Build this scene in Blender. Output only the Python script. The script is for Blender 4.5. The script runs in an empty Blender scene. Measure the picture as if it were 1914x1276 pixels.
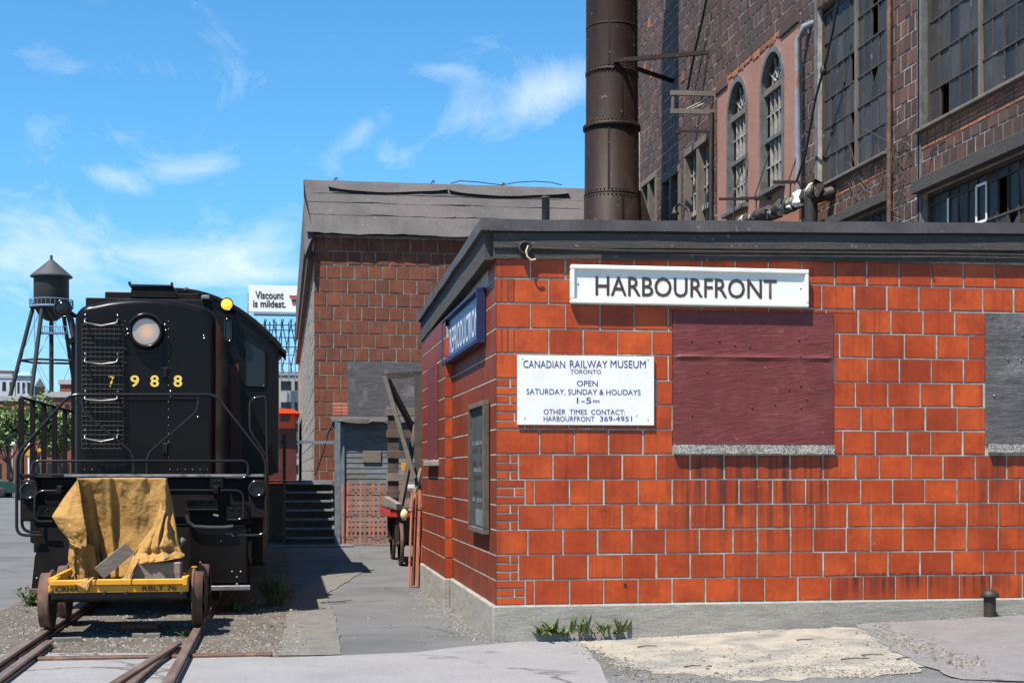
import bpy, bmesh, math, random
from mathutils import Vector, Matrix
random.seed(7)
R = random.random
def U(a, b): return a + (b - a) * R()
SC = bpy.context.scene
COL = SC.collection

# ---------------------------------------------------------------- camera
FPX, CX, HY, CAMZ = 2700.0, 957.0, 880.0, 1.6
TH = math.atan(427.0 / FPX)
SN, CS = math.sin(TH), math.cos(TH)
cam_d = bpy.data.cameras.new('camera'); cam = bpy.data.objects.new('camera', cam_d); COL.objects.link(cam)
cam.location = (0, 0, CAMZ); cam.rotation_euler = (math.radians(90), 0, -TH)
cam_d.sensor_width = 36.0; cam_d.lens = FPX / 1914 * 36; cam_d.shift_y = 242.0 / 1914
cam_d.clip_start = 0.1; cam_d.clip_end = 9000
SC.camera = cam

# ---------------------------------------------------------------- sky, sun, exposure
SUN = Vector((0.40, 0.36, -1.0)).normalized()
W = bpy.data.worlds.new('World'); SC.world = W; W.use_nodes = True
wn = W.node_tree; wn.nodes.clear()
wl = wn.links.new
def wnode(t, **k):
    n = wn.nodes.new(t)
    for a, b in k.items(): setattr(n, a, b)
    return n
out = wnode('ShaderNodeOutputWorld'); bg = wnode('ShaderNodeBackground'); bg.inputs[1].default_value = 0.074
sky = wnode('ShaderNodeTexSky', sky_type='NISHITA'); sky.sun_disc = False
sky.sun_elevation = math.asin(-SUN.z); sky.sun_rotation = math.atan2(-SUN.x, -SUN.y)
sky.air_density = 1.0; sky.dust_density = 0.0; sky.ozone_density = 3.0; sky.altitude = 50
hs = wnode('ShaderNodeHueSaturation'); hs.inputs['Saturation'].default_value = 1.05
tint = wnode('ShaderNodeMix', data_type='RGBA', blend_type='MULTIPLY'); tint.inputs[0].default_value = 1; tint.inputs[7].default_value = (0.69, 1.15, 1.33, 1)
tsep = wnode('ShaderNodeTexCoord'); tz = wnode('ShaderNodeSeparateXYZ'); wl(tsep.outputs['Generated'], tz.inputs[0])
tmr = wnode('ShaderNodeMapRange', interpolation_type='SMOOTHSTEP'); wl(tz.outputs[2], tmr.inputs[0]); tmr.inputs[1].default_value = 0.0; tmr.inputs[2].default_value = 0.24
tcol = wnode('ShaderNodeMix', data_type='RGBA'); wl(tmr.outputs[0], tcol.inputs[0]); tcol.inputs[6].default_value = (0.62, 0.86, 1.12, 1); tcol.inputs[7].default_value = (0.69, 1.15, 1.33, 1)
wl(tcol.outputs[2], tint.inputs[7])
wl(sky.outputs[0], tint.inputs[6]); wl(tint.outputs[2], hs.inputs['Color'])
tc = wnode('ShaderNodeTexCoord'); sep = wnode('ShaderNodeSeparateXYZ'); wl(tc.outputs['Generated'], sep.inputs[0])
mx = wnode('ShaderNodeMath', operation='MAXIMUM'); wl(sep.outputs[2], mx.inputs[0]); mx.inputs[1].default_value = 0.0
ad = wnode('ShaderNodeMath', operation='ADD'); wl(mx.outputs[0], ad.inputs[0]); ad.inputs[1].default_value = 0.10
dx = wnode('ShaderNodeMath', operation='DIVIDE'); wl(sep.outputs[0], dx.inputs[0]); wl(ad.outputs[0], dx.inputs[1])
dy = wnode('ShaderNodeMath', operation='DIVIDE'); wl(sep.outputs[1], dy.inputs[0]); wl(ad.outputs[0], dy.inputs[1])
cb = wnode('ShaderNodeCombineXYZ'); wl(dx.outputs[0], cb.inputs[0]); wl(dy.outputs[0], cb.inputs[1])
mp = wnode('ShaderNodeMapping'); wl(cb.outputs[0], mp.inputs[0])
mp.inputs['Rotation'].default_value = (0, 0, math.radians(-32)); mp.inputs['Scale'].default_value = (1.7, 0.8, 1); mp.inputs['Location'].default_value = (3.1, 1.7, 0.4)
n1 = wnode('ShaderNodeTexNoise'); n1.inputs['Scale'].default_value = 2.3; n1.inputs['Detail'].default_value = 9; n1.inputs['Roughness'].default_value = 0.66; n1.inputs['Distortion'].default_value = 0.5
wl(mp.outputs[0], n1.inputs['Vector'])
rp = wnode('ShaderNodeValToRGB'); rp.color_ramp.elements[0].position = 0.54; rp.color_ramp.elements[1].position = 0.96
rp.color_ramp.elements[0].color = (0, 0, 0, 1); rp.color_ramp.elements[1].color = (0.75, 0.75, 0.75, 1)
def wmath(op, a, b=0.0):
    n = wnode('ShaderNodeMath', operation=op)
    for i, v in ((0, a), (1, b)):
        if hasattr(v, 'links'): wl(v, n.inputs[i])
        else: n.inputs[i].default_value = v
    return n.outputs[0]
def wdot(v):
    n = wnode('ShaderNodeVectorMath', operation='DOT_PRODUCT'); wl(tc.outputs['Generated'], n.inputs[0]); n.inputs[1].default_value = v; return n.outputs['Value']
dens = wmath('ADD', wmath('MULTIPLY', n1.outputs[0], 0.85), 0.065)
def skydir(px, py):
    u, v = (px - CX) / FPX, -(py - HY) / FPX
    return Vector((u * CS + SN, CS - u * SN, v)).normalized()
for (px, py, wa, we, tilt, amt) in ((200, 125, 150, 34, 0, .15), (225, 335, 55, 22, .45, .24), (340, 320, 110, 26, -.2, .13), (665, 255, 62, 22, -.75, .20), (745, 292, 50, 26, 0, .17), (1040, 165, 125, 42, -.35, .26), (815, 130, 55, 16, 0, .12), (130, 480, 270, 60, -.08, .24), (420, 500, 160, 40, -.4, .18), (520, 520, 120, 40, 0, .14), (-300, 380, 260, 60, .1, .2), (2600, 300, 300, 80, .1, .2)):
    d0 = skydir(px, py); hx = d0.cross(Vector((0, 0, 1))).normalized(); vy = hx.cross(d0).normalized()
    t1 = (hx * math.cos(tilt) - vy * math.sin(tilt)); t2 = (hx * math.sin(tilt) + vy * math.cos(tilt))
    a = wmath('POWER', wmath('ABSOLUTE', wmath('MULTIPLY', wdot(t1), FPX / wa)), 2.0); b_ = wmath('POWER', wmath('ABSOLUTE', wmath('MULTIPLY', wdot(t2), FPX / we)), 2.0)
    g_ = wmath('MULTIPLY', wmath('EXPONENT', wmath('MULTIPLY', wmath('ADD', a, b_), -1.0)), wmath('MULTIPLY', wmath('GREATER_THAN', wdot(d0), 0.5), amt))
    dens = wmath('ADD', dens, g_)
wl(dens, rp.inputs[0])
mixc = wnode('ShaderNodeMix', data_type='RGBA'); wl(rp.outputs[0], mixc.inputs[0]); wl(hs.outputs[0], mixc.inputs[6]); mixc.inputs[7].default_value = (7.4, 8.0, 8.6, 1)
wl(mixc.outputs[2], bg.inputs[0]); wl(bg.outputs[0], out.inputs[0])
sd = bpy.data.lights.new('sun', 'SUN'); sd.energy = 4.75; sd.angle = math.radians(0.53); sd.color = (1, 0.955, 0.88)
so = bpy.data.objects.new('sun', sd); COL.objects.link(so); so.location = (-20, -14, 50)
so.rotation_euler = SUN.to_track_quat('-Z', 'Y').to_euler()
SC.view_settings.view_transform = 'Standard'; SC.view_settings.look = 'None'
SC.view_settings.exposure = 0.95; SC.view_settings.gamma = 1
SC.cycles.max_bounces = 6

# ---------------------------------------------------------------- photo geometry helpers (grid axes: X right, Y away, Z up)
def P(px, py, Y):
    u = (px - CX) / FPX; D = Y / (CS - u * SN)
    return Vector((D * (u * CS + SN), Y, CAMZ - (py - HY) / FPX * D))
def Q(px, py, X):
    u = (px - CX) / FPX; D = X / (u * CS + SN)
    return Vector((X, D * (CS - u * SN), CAMZ - (py - HY) / FPX * D))
def G(px, py, z=0.0):
    D = (CAMZ - z) * FPX / (py - HY); u = (px - CX) / FPX
    return Vector((D * (u * CS + SN), D * (CS - u * SN), z))
def proj(p):
    D = p[0] * SN + p[1] * CS; r = p[0] * CS - p[1] * SN
    if D < 0.3: return (-9e9, -9e9)
    return (CX + FPX * r / D, HY - FPX * (p[2] - CAMZ) / D)
def sstep(a, b, x):
    t = min(1, max(0, (x - a) / (b - a))); return t * t * (3 - 2 * t)
def gh(x, y):                                   # ground height: it climbs a little towards the right
    return 0.18 * sstep(2.4, 7.6, x) * (1 - sstep(18, 30, x)) * (1 - sstep(20, 30, y))

# ---------------------------------------------------------------- materials
def mk(name):
    m = bpy.data.materials.new(name); m.use_nodes = True
    nt = m.node_tree; b = nt.nodes['Principled BSDF']
    return m, nt, b
def nd(nt, t, **k):
    n = nt.nodes.new(t)
    for a, v in k.items(): setattr(n, a, v)
    return n
def C4(c): return (c[0], c[1], c[2], 1)
def pos(nt, s=(1, 1, 1)):
    g = nd(nt, 'ShaderNodeNewGeometry'); m = nd(nt, 'ShaderNodeMapping'); m.inputs['Scale'].default_value = s
    nt.links.new(g.outputs['Position'], m.inputs[0]); return m.outputs[0]
def noise(nt, vec, scale, detail=5, rough=0.55, dist=0):
    n = nd(nt, 'ShaderNodeTexNoise'); n.inputs['Scale'].default_value = scale; n.inputs['Detail'].default_value = detail
    n.inputs['Roughness'].default_value = rough; n.inputs['Distortion'].default_value = dist
    nt.links.new(vec, n.inputs['Vector']); return n.outputs[0]
def ramp(nt, v, a, b, c0=(0, 0, 0), c1=(1, 1, 1)):
    r = nd(nt, 'ShaderNodeValToRGB'); e = r.color_ramp.elements
    e[0].position = a; e[1].position = b; e[0].color = C4(c0); e[1].color = C4(c1)
    nt.links.new(v, r.inputs[0]); return r.outputs[0]
def mix(nt, f, a, b, blend='MIX'):
    m = nd(nt, 'ShaderNodeMix', data_type='RGBA', blend_type=blend)
    for i, v in ((0, f), (6, a), (7, b)):
        if hasattr(v, 'links'): nt.links.new(v, m.inputs[i])
        elif i == 0: m.inputs[0].default_value = v
        else: m.inputs[i].default_value = C4(v)
    return m.outputs[2]
def mth(nt, op, a, b=0.0):
    m = nd(nt, 'ShaderNodeMath', operation=op)
    for i, v in ((0, a), (1, b)):
        if hasattr(v, 'links'): nt.links.new(v, m.inputs[i])
        else: m.inputs[i].default_value = v
    return m.outputs[0]
def rnd(nt):                                    # one random value per object and per mesh island
    o = nd(nt, 'ShaderNodeObjectInfo'); g = nd(nt, 'ShaderNodeNewGeometry')
    return mth(nt, 'FRACT', mth(nt, 'ADD', o.outputs['Random'], g.outputs['Random Per Island']))
def bump(nt, b, h, st=0.3, dist=0.01):
    n = nd(nt, 'ShaderNodeBump'); n.inputs['Strength'].default_value = st; n.inputs['Distance'].default_value = dist
    nt.links.new(h, n.inputs['Height']); nt.links.new(n.outputs[0], b.inputs['Normal'])
def setc(nt, b, c):
    if hasattr(c, 'links'): nt.links.new(c, b.inputs['Base Color'])
    else: b.inputs['Base Color'].default_value = C4(c)
def mat(name, c, c2=None, rough=0.7, metal=0.0, sc=6, st=(1, 1, 1), lo=0.4, hi=0.65, fine=60, bmp=0.25, bd=0.004, var=0.0, spec=0.5, c3=None, sc3=1.2, lo3=0.5, hi3=0.7, spk=0.0, spks=55, crack=0.0):
    m, nt, b = mk(name)
    v = pos(nt, st); col = c
    if c2: col = mix(nt, ramp(nt, noise(nt, v, sc, 7, 0.62), lo, hi), c, c2)
    if c3: col = mix(nt, ramp(nt, noise(nt, pos(nt), sc3, 6, 0.6, 0.4), lo3, hi3), col, c3)
    if spk:
        sp_ = ramp(nt, noise(nt, pos(nt), spks, 3, 0.75), 0.28, 0.72, (1 - spk,) * 3, (1 + spk,) * 3)
        col = mix(nt, 1.0, col, sp_, 'MULTIPLY')
        col = mix(nt, ramp(nt, noise(nt, pos(nt), spks * .55, 2, 0.5), 0.69, 0.73, (0, 0, 0), (spk,) * 3), col, (0.42, 0.40, 0.36))
        col = mix(nt, ramp(nt, noise(nt, pos(nt, (1, 1.3, 1)), spks * .4, 2, 0.5), 0.70, 0.74, (0, 0, 0), (spk,) * 3), col, (0.05, 0.045, 0.04))
    if crack:
        vo = nd(nt, 'ShaderNodeTexVoronoi', feature='DISTANCE_TO_EDGE'); vo.inputs['Scale'].default_value = crack
        wv = nd(nt, 'ShaderNodeVectorMath', operation='ADD'); nz_ = nd(nt, 'ShaderNodeTexNoise'); nz_.inputs['Scale'].default_value = 3.5; nz_.inputs['Detail'].default_value = 6
        pv = pos(nt); nt.links.new(pv, nz_.inputs['Vector']); vs_ = nd(nt, 'ShaderNodeVectorMath', operation='SCALE'); vs_.inputs['Scale'].default_value = 0.5
        nt.links.new(nz_.outputs['Color'], vs_.inputs[0]); nt.links.new(pv, wv.inputs[0]); nt.links.new(vs_.outputs[0], wv.inputs[1]); nt.links.new(wv.outputs[0], vo.inputs['Vector'])
        ck = mth(nt, 'MULTIPLY', ramp(nt, vo.outputs[0], 0.004, 0.016, (1, 1, 1), (0, 0, 0)), ramp(nt, noise(nt, pos(nt), 0.8, 3), 0.48, 0.56, (0, 0, 0), (.75, .75, .75)))
        col = mix(nt, ck, col, (0.05, 0.047, 0.044))
    if var:
        k = mth(nt, 'ADD', mth(nt, 'MULTIPLY', rnd(nt), 2 * var), 1 - var)
        h = nd(nt, 'ShaderNodeHueSaturation'); nt.links.new(k, h.inputs['Value'])
        if hasattr(col, 'links'): nt.links.new(col, h.inputs['Color'])
        else: h.inputs['Color'].default_value = C4(col)
        col = h.outputs[0]
    setc(nt, b, col)
    b.inputs['Roughness'].default_value = rough; b.inputs['Metallic'].default_value = metal; b.inputs['Specular IOR Level'].default_value = spec
    if bmp: bump(nt, b, noise(nt, v, fine, 4, 0.6), bmp, bd)
    return m
def tile_mat(name, cols, rough, streak, sw, stain=None, grime=None, grimecol=(0.03, 0.018, 0.015), fl=0.0):
    m, nt, b = mk(name)
    r = rnd(nt); cr = nd(nt, 'ShaderNodeValToRGB'); e = cr.color_ramp.elements
    e[0].color = C4(cols[0]); e[1].color = C4(cols[-1])
    for i, c in enumerate(cols[1:-1]):
        q = e.new((i + 1) / (len(cols) - 1)); q.color = C4(c)
    nt.links.new(r, cr.inputs[0]); col = cr.outputs[0]
    col = mix(nt, ramp(nt, noise(nt, pos(nt), 3.2, 6, 0.6), 0.35, 0.75), col, (cols[0][0] * 0.72, cols[0][1] * 0.66, cols[0][2] * 0.66))
    col = mix(nt, 1.0, col, ramp(nt, noise(nt, pos(nt), 17, 5, 0.7), 0.25, 0.75, (0.82, 0.80, 0.80), (1.13, 1.13, 1.13)), 'MULTIPLY')
    s = noise(nt, pos(nt, (sw, sw, 0.55)), 1.0, 4, 0.6)
    f = mth(nt, 'MULTIPLY', ramp(nt, s, 0.52, 0.72), ramp(nt, noise(nt, pos(nt), 0.9, 4), 0.38, 0.62))
    col = mix(nt, mth(nt, 'MULTIPLY', f, streak), col, grimecol)
    if stain:
        g = nd(nt, 'ShaderNodeNewGeometry'); sp = nd(nt, 'ShaderNodeSeparateXYZ'); nt.links.new(g.outputs['Position'], sp.inputs[0])
        s2 = ramp(nt, noise(nt, pos(nt, (sw * 0.55, sw * 0.55, 0.22)), 1.0, 6, 0.75), 0.41, 0.60)
        s2 = mth(nt, 'MULTIPLY', s2, ramp(nt, noise(nt, pos(nt, (2.2, 2.2, 1.4)), 1.0, 4, 0.6, 0.5), 0.26, 0.52))
        for (x0, x1, zt, dep) in stain:
            mr = nd(nt, 'ShaderNodeMapRange', interpolation_type='SMOOTHSTEP'); nt.links.new(sp.outputs[0], mr.inputs[0]); mr.inputs[1].default_value = x0 - 0.15; mr.inputs[2].default_value = x0 + 0.15
            m2 = nd(nt, 'ShaderNodeMapRange', interpolation_type='SMOOTHSTEP'); nt.links.new(sp.outputs[0], m2.inputs[0]); m2.inputs[1].default_value = x1 + 0.2; m2.inputs[2].default_value = x1 - 0.2
            m3 = nd(nt, 'ShaderNodeMapRange', interpolation_type='SMOOTHSTEP'); nt.links.new(sp.outputs[2], m3.inputs[0]); m3.inputs[1].default_value = zt - dep; m3.inputs[2].default_value = zt - dep * 0.15
            m4 = nd(nt, 'ShaderNodeMapRange'); nt.links.new(sp.outputs[2], m4.inputs[0]); m4.inputs[1].default_value = zt + 0.02; m4.inputs[2].default_value = zt
            k = mth(nt, 'MULTIPLY', mth(nt, 'MULTIPLY', mr.outputs[0], m2.outputs[0]), mth(nt, 'MULTIPLY', m3.outputs[0], m4.outputs[0]))
            col = mix(nt, mth(nt, 'MULTIPLY', mth(nt, 'MULTIPLY', k, s2), 0.85), col, grimecol)
    if grime:
        col = mix(nt, mth(nt, 'MULTIPLY', ramp(nt, noise(nt, pos(nt), grime[0], 7, 0.65, 0.6), grime[1], grime[2]), grime[3]), col, grime[4])
    if fl:                                       # pale chips
        col = mix(nt, ramp(nt, noise(nt, pos(nt), 34, 2, 0.5), 0.76, 0.79), col, (fl, fl * 0.8, fl * 0.7))
    setc(nt, b, col); b.inputs['Roughness'].default_value = rough; b.inputs['Specular IOR Level'].default_value = 0.3
    bump(nt, b, noise(nt, pos(nt), 14, 6, 0.6), 0.25, 0.006)
    return m

MT = {}
MT['glaze'] = tile_mat('glazed_tile', [(0.33, 0.043, 0.010), (0.46, 0.068, 0.013), (0.40, 0.054, 0.011), (0.52, 0.082, 0.015), (0.47, 0.070, 0.013), (0.54, 0.088, 0.017), (0.30, 0.040, 0.011)], 0.42, 0.6, 26,
    stain=[(3.66, 5.22, 1.77, 1.45), (6.72, 8.6, 1.77, 1.0), (5.3, 7.2, 0.60, 0.35)], fl=0.55)
MT['glaze_side'] = tile_mat('side_glazed_tile', [(0.22, 0.036, 0.012), (0.27, 0.045, 0.014), (0.24, 0.040, 0.013)], 0.5, 0.9, 9, grime=(0.9, 0.4, 0.7, 0.6, (0.12, 0.032, 0.018)))  # side wall tile: darker, browner base with random streaks and grime
MT['tile_edge'] = mat('tile_edge_shadow', (0.13, 0.030, 0.014), (0.07, 0.024, 0.014), rough=0.8, sc=12, bmp=0)  # dark rim colour paints the thin shadow lines round the glazed tiles
MT['tile_edge_dull'] = mat('tile_edge_shadow_dull', (0.075, 0.036, 0.026), (0.045, 0.028, 0.022), rough=0.85, sc=9, bmp=0)  # same painted shadow lines, duller, for warehouse and factory tiles
MT['mortar'] = mat('mortar_pale', (0.47, 0.43, 0.355), (0.18, 0.155, 0.125), rough=0.9, sc=9, lo=0.35, hi=0.75, bmp=0.6, fine=120)
MT['mid_tile'] = tile_mat('fired_tile', [(0.17, 0.056, 0.030), (0.23, 0.072, 0.036), (0.20, 0.065, 0.034), (0.255, 0.082, 0.040), (0.155, 0.056, 0.034)], 0.75, 0.6, 9, grime=(0.6, 0.45, 0.75, 0.55, (0.12, 0.05, 0.035)))
MT['mid_mortar'] = mat('mortar_grey', (0.29, 0.265, 0.23), (0.14, 0.12, 0.105), rough=0.95, sc=7, lo=0.35, hi=0.65, bmp=0.8, fine=60, bd=0.01)
MT['fac_tile'] = tile_mat('sooty_tile', [(0.085, 0.050, 0.038), (0.125, 0.064, 0.044), (0.062, 0.043, 0.036), (0.17, 0.076, 0.046), (0.092, 0.054, 0.042), (0.20, 0.090, 0.055), (0.070, 0.045, 0.037)], 0.7, 0.7, 5, grime=(0.35, 0.42, 0.68, 0.65, (0.050, 0.040, 0.037)))
MT['fac_mortar'] = mat('mortar_sooty', (0.42, 0.375, 0.33), (0.16, 0.135, 0.12), rough=0.95, sc=4, lo=0.35, hi=0.7, bmp=0.6, fine=50, bd=0.01)
MT['concrete'] = mat('concrete_plinth', (0.29, 0.265, 0.225), (0.21, 0.19, 0.16), rough=0.92, sc=5, st=(.6, .6, 3), bmp=0.35, fine=16, bd=0.01, c3=(0.29, 0.21, 0.13), sc3=2.1, lo3=0.62, hi3=0.8, spk=0.25, spks=40)
MT['granite'] = mat('granite', (0.42, 0.39, 0.34), (0.13, 0.115, 0.10), rough=0.7, sc=70, lo=0.42, hi=0.55, bmp=0.6, fine=80, c3=(0.42, 0.27, 0.15), sc3=3.3, lo3=0.6, hi3=0.72)
MT['maroon'] = mat('maroon_paint', (0.140, 0.021, 0.018), (0.108, 0.017, 0.015), rough=0.62, sc=5, st=(1, 1, 7), bmp=0.35, fine=7, bd=0.01, c3=(0.165, 0.034, 0.030), sc3=4, spk=0.14, spks=30)
MT['grey_ply'] = mat('weathered_plywood', (0.115, 0.105, 0.105), (0.055, 0.050, 0.052), rough=0.9, sc=3.5, st=(1, 1, 7), lo=0.35, hi=0.7, bmp=0.7, fine=22, bd=0.012, c3=(0.20, 0.185, 0.18), sc3=2.5, lo3=0.55, hi3=0.75, spk=0.2, spks=30)
MT['fascia'] = mat('fascia_wood', (0.070, 0.060, 0.052), (0.036, 0.030, 0.027), rough=0.85, sc=3, st=(1.2, 1.2, 18), lo=0.3, hi=0.7, bmp=0.6, fine=10, bd=0.01, spk=0.2, spks=30)
MT['tar'] = mat('roof_edge_tar', (0.075, 0.066, 0.066), (0.045, 0.04, 0.04), rough=0.7, sc=3, bmp=0.3, fine=30, spk=0.15, spks=25)
MT['felt'] = mat('roofing_felt', (0.088, 0.079, 0.077), (0.062, 0.056, 0.055), rough=0.85, sc=1.1, lo=0.4, hi=0.65, bmp=0.5, fine=14, bd=0.015, c3=(0.096, 0.080, 0.080), sc3=0.5, lo3=0.5, hi3=0.62, spk=0.12, spks=18)
MT['white'] = mat('white_enamel', (0.76, 0.73, 0.66), (0.66, 0.63, 0.56), rough=0.45, sc=5, lo=0.45, hi=0.85, bmp=0.15, fine=6, c3=(0.50, 0.44, 0.36), sc3=7, lo3=0.68, hi3=0.82)
MT['brown_ink'] = mat('brown_lettering', (0.055, 0.028, 0.016), rough=0.6, bmp=0)
MT['blue_ink'] = mat('blue_lettering', (0.03, 0.04, 0.17), rough=0.6, bmp=0)
MT['blue'] = mat('blue_sign_paint', (0.009, 0.011, 0.055), (0.013, 0.016, 0.065), rough=0.45, sc=5, bmp=0.1)
MT['blue_face'] = mat('blue_sign_face', (0.035, 0.075, 0.19), (0.045, 0.095, 0.22), rough=0.35, sc=5, bmp=0.1)
MT['pale_ink'] = mat('pale_lettering', (0.55, 0.58, 0.62), (0.42, 0.47, 0.55), rough=0.6, sc=8, bmp=0)
MT['cream'] = mat('cream_paint', (0.70, 0.58, 0.33), rough=0.6, bmp=0.1)
MT['black'] = mat('locomotive_black', (0.0056, 0.0040, 0.0036), (0.0080, 0.0056, 0.0048), rough=0.24, sc=2.2, bmp=0.06, fine=4, bd=0.01, spec=0.18)
MT['black_rough'] = mat('sooty_black', (0.0070, 0.0046, 0.0038), (0.013, 0.0088, 0.0074), rough=0.62, spec=0.15, sc=4, bmp=0.3, fine=30)
MT['rail_pipe'] = mat('black_handrail', (0.012, 0.0095, 0.009), rough=0.17, bmp=0, spec=0.5)
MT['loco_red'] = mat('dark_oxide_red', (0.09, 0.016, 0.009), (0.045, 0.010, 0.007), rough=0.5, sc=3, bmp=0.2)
MT['yellow_num'] = mat('yellow_numerals', (0.80, 0.56, 0.10), (0.70, 0.48, 0.08), rough=0.6, sc=9, bmp=0)
MT['steel'] = mat('worn_steel', (0.30, 0.29, 0.28), (0.12, 0.10, 0.09), rough=0.4, metal=0.7, sc=8, bmp=0.2)
MT['grille'] = mat('dark_wire', (0.075, 0.068, 0.062), (0.04, 0.035, 0.03), rough=0.4, metal=0.5, sc=20, bmp=0)
MT['bright'] = mat('polished_metal', (0.75, 0.75, 0.74), rough=0.18, metal=1.0, bmp=0)
MT['rust'] = mat('rusty_steel', (0.135, 0.068, 0.042), (0.065, 0.040, 0.030), rough=0.75, metal=0.15, sc=9, bmp=0.4, fine=40, c3=(0.20, 0.10, 0.055), sc3=5, lo3=0.55, hi3=0.7)
MT['railtop'] = mat('rail_head_rust', (0.21, 0.145, 0.115), (0.12, 0.08, 0.065), rough=0.5, metal=0.35, sc=7, st=(1, 0.3, 1), bmp=0.2)
MT['stack'] = mat('rusty_smokestack', (0.030, 0.0135, 0.0090), (0.015, 0.0075, 0.0058), rough=0.6, metal=0.0, spec=0.22, spk=0.15, spks=16, sc=1.6, st=(2.4, 2.4, 0.35), lo=0.35, hi=0.65, bmp=0.25, fine=9, c3=(0.036, 0.025, 0.022), sc3=1.3, lo3=0.55, hi3=0.75)
MT['canvas'] = mat('yellow_tarpaulin', (0.345, 0.185, 0.045), (0.27, 0.135, 0.030), rough=0.85, sc=3.2, lo=0.35, hi=0.7, bmp=0.9, fine=13, bd=0.022, c3=(0.18, 0.115, 0.055), sc3=5.5, lo3=0.58, hi3=0.75, spk=0.10, spks=45)
MT['yellow'] = mat('yellow_paint', (0.66, 0.29, 0.010), (0.55, 0.215, 0.010), rough=0.5, sc=7, lo=0.45, hi=0.75, bmp=0.15, c3=(0.40, 0.15, 0.02), sc3=9, lo3=0.66, hi3=0.74)
MT['ink'] = mat('black_stencil', (0.035, 0.02, 0.008), rough=0.7, bmp=0)
MT['wood_grey'] = mat('weathered_timber', (0.20, 0.165, 0.135), (0.115, 0.094, 0.076), rough=0.88, sc=6, st=(1, 1, 6), lo=0.35, hi=0.7, bmp=0.5, fine=25, var=0.12, spk=0.2, spks=60)
MT['wood_dark'] = mat('dark_timber', (0.10, 0.072, 0.055), (0.06, 0.043, 0.034), rough=0.88, sc=7, bmp=0.5, fine=25, var=0.15)
MT['slat'] = mat('snow_fence_red', (0.44, 0.145, 0.080), (0.33, 0.100, 0.056), rough=0.85, sc=8, bmp=0.3, var=0.18)
MT['red'] = mat('red_paint', (0.50, 0.024, 0.018), (0.36, 0.02, 0.015), rough=0.5, sc=8, bmp=0.1)
MT['shed'] = mat('blue_grey_clapboard', (0.150, 0.172, 0.178), (0.105, 0.120, 0.124), rough=0.85, sc=4, st=(1, 1, 6), bmp=0.4, fine=30, var=0.12, c3=(0.13, 0.112, 0.098), sc3=2.3, lo3=0.52, hi3=0.64)
MT['stair'] = mat('blue_grey_boards', (0.15, 0.18, 0.21), (0.10, 0.115, 0.13), rough=0.8, sc=6, bmp=0.3)
MT['stucco'] = mat('pink_stucco', (0.315, 0.150, 0.108), (0.25, 0.118, 0.085), rough=0.9, sc=1.5, lo=0.35, hi=0.7, bmp=0.6, fine=20, bd=0.01, c3=(0.36, 0.19, 0.14), sc3=2.5, lo3=0.6, hi3=0.8, spk=0.10, spks=14)
MT['casing'] = mat('grey_window_casing', (0.115, 0.118, 0.118), (0.07, 0.068, 0.066), rough=0.8, sc=5, bmp=0.3)
MT['frame_brown'] = mat('brown_window_timber', (0.155, 0.125, 0.100), (0.10, 0.08, 0.065), rough=0.85, sc=5, st=(1, 1, 0.3), bmp=0.4)
MT['sash'] = mat('rusted_sash', (0.040, 0.031, 0.026), (0.065, 0.043, 0.031), rough=0.8, sc=6, bmp=0.3, c3=(0.20, 0.165, 0.13), sc3=4.5, lo3=0.63, hi3=0.70)
MT['putty'] = mat('pale_putty_bars', (0.36, 0.335, 0.29), (0.16, 0.14, 0.12), rough=0.8, sc=6, bmp=0.2)
MT['pane'] = mat('dirty_glass', (0.034, 0.033, 0.033), (0.055, 0.052, 0.050), rough=0.42, sc=2.5, st=(1, 1, 0.5), bmp=0.12, fine=2.5, bd=0.02, var=0.3, spec=0.22)
MT['glass'] = mat('dark_glass', (0.012, 0.013, 0.015), rough=0.08, bmp=0, spec=0.35)
MT['void'] = mat('dark_interior', (0.050, 0.026, 0.016), (0.02, 0.014, 0.012), rough=0.95, sc=3, bmp=0)
MT['galv'] = mat('galvanised_downpipe', (0.26, 0.275, 0.29), (0.20, 0.21, 0.22), rough=0.5, metal=0.2, sc=4, bmp=0.1, c3=(0.30, 0.12, 0.035), sc3=1.1, lo3=0.53, hi3=0.62)
MT['lagging'] = mat('torn_pipe_lagging', (0.50, 0.45, 0.37), (0.040, 0.030, 0.024), rough=0.95, sc=3.6, lo=0.36, hi=0.46, bmp=0.8, fine=25, bd=0.03)
MT['iron'] = mat('black_iron', (0.028, 0.022, 0.020), (0.05, 0.034, 0.026), rough=0.6, metal=0.3, sc=7, bmp=0.2)
MT['chalk'] = mat('chalkboard', (0.030, 0.033, 0.032), (0.055, 0.060, 0.058), rough=0.8, sc=7, st=(1, 1, 0.5), bmp=0.2)
MT['tank'] = mat('tank_black', (0.012, 0.0115, 0.0095), (0.018, 0.017, 0.014), rough=0.7, sc=0.3, bmp=0)
MT['tank_roof'] = mat('tank_roof_grey', (0.042, 0.044, 0.046), rough=0.6, bmp=0)
MT['bluesteel'] = mat('blue_grey_steel', (0.13, 0.19, 0.29), rough=0.6, bmp=0)
MT['leaf'] = mat('leaf_green', (0.070, 0.110, 0.024), (0.12, 0.145, 0.035), rough=0.6, sc=9, bmp=0, var=0.35)
MT['leaf_far'] = mat('tree_leaf', (0.105, 0.155, 0.038), (0.16, 0.20, 0.055), rough=0.6, sc=2, bmp=0, var=0.4)
MT['dry'] = mat('dry_grass', (0.16, 0.16, 0.06), (0.09, 0.11, 0.04), rough=0.8, sc=9, bmp=0, var=0.4)
MT['bark'] = mat('bark', (0.10, 0.08, 0.06), (0.06, 0.05, 0.04), rough=0.9, sc=9, bmp=0.4)
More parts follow.
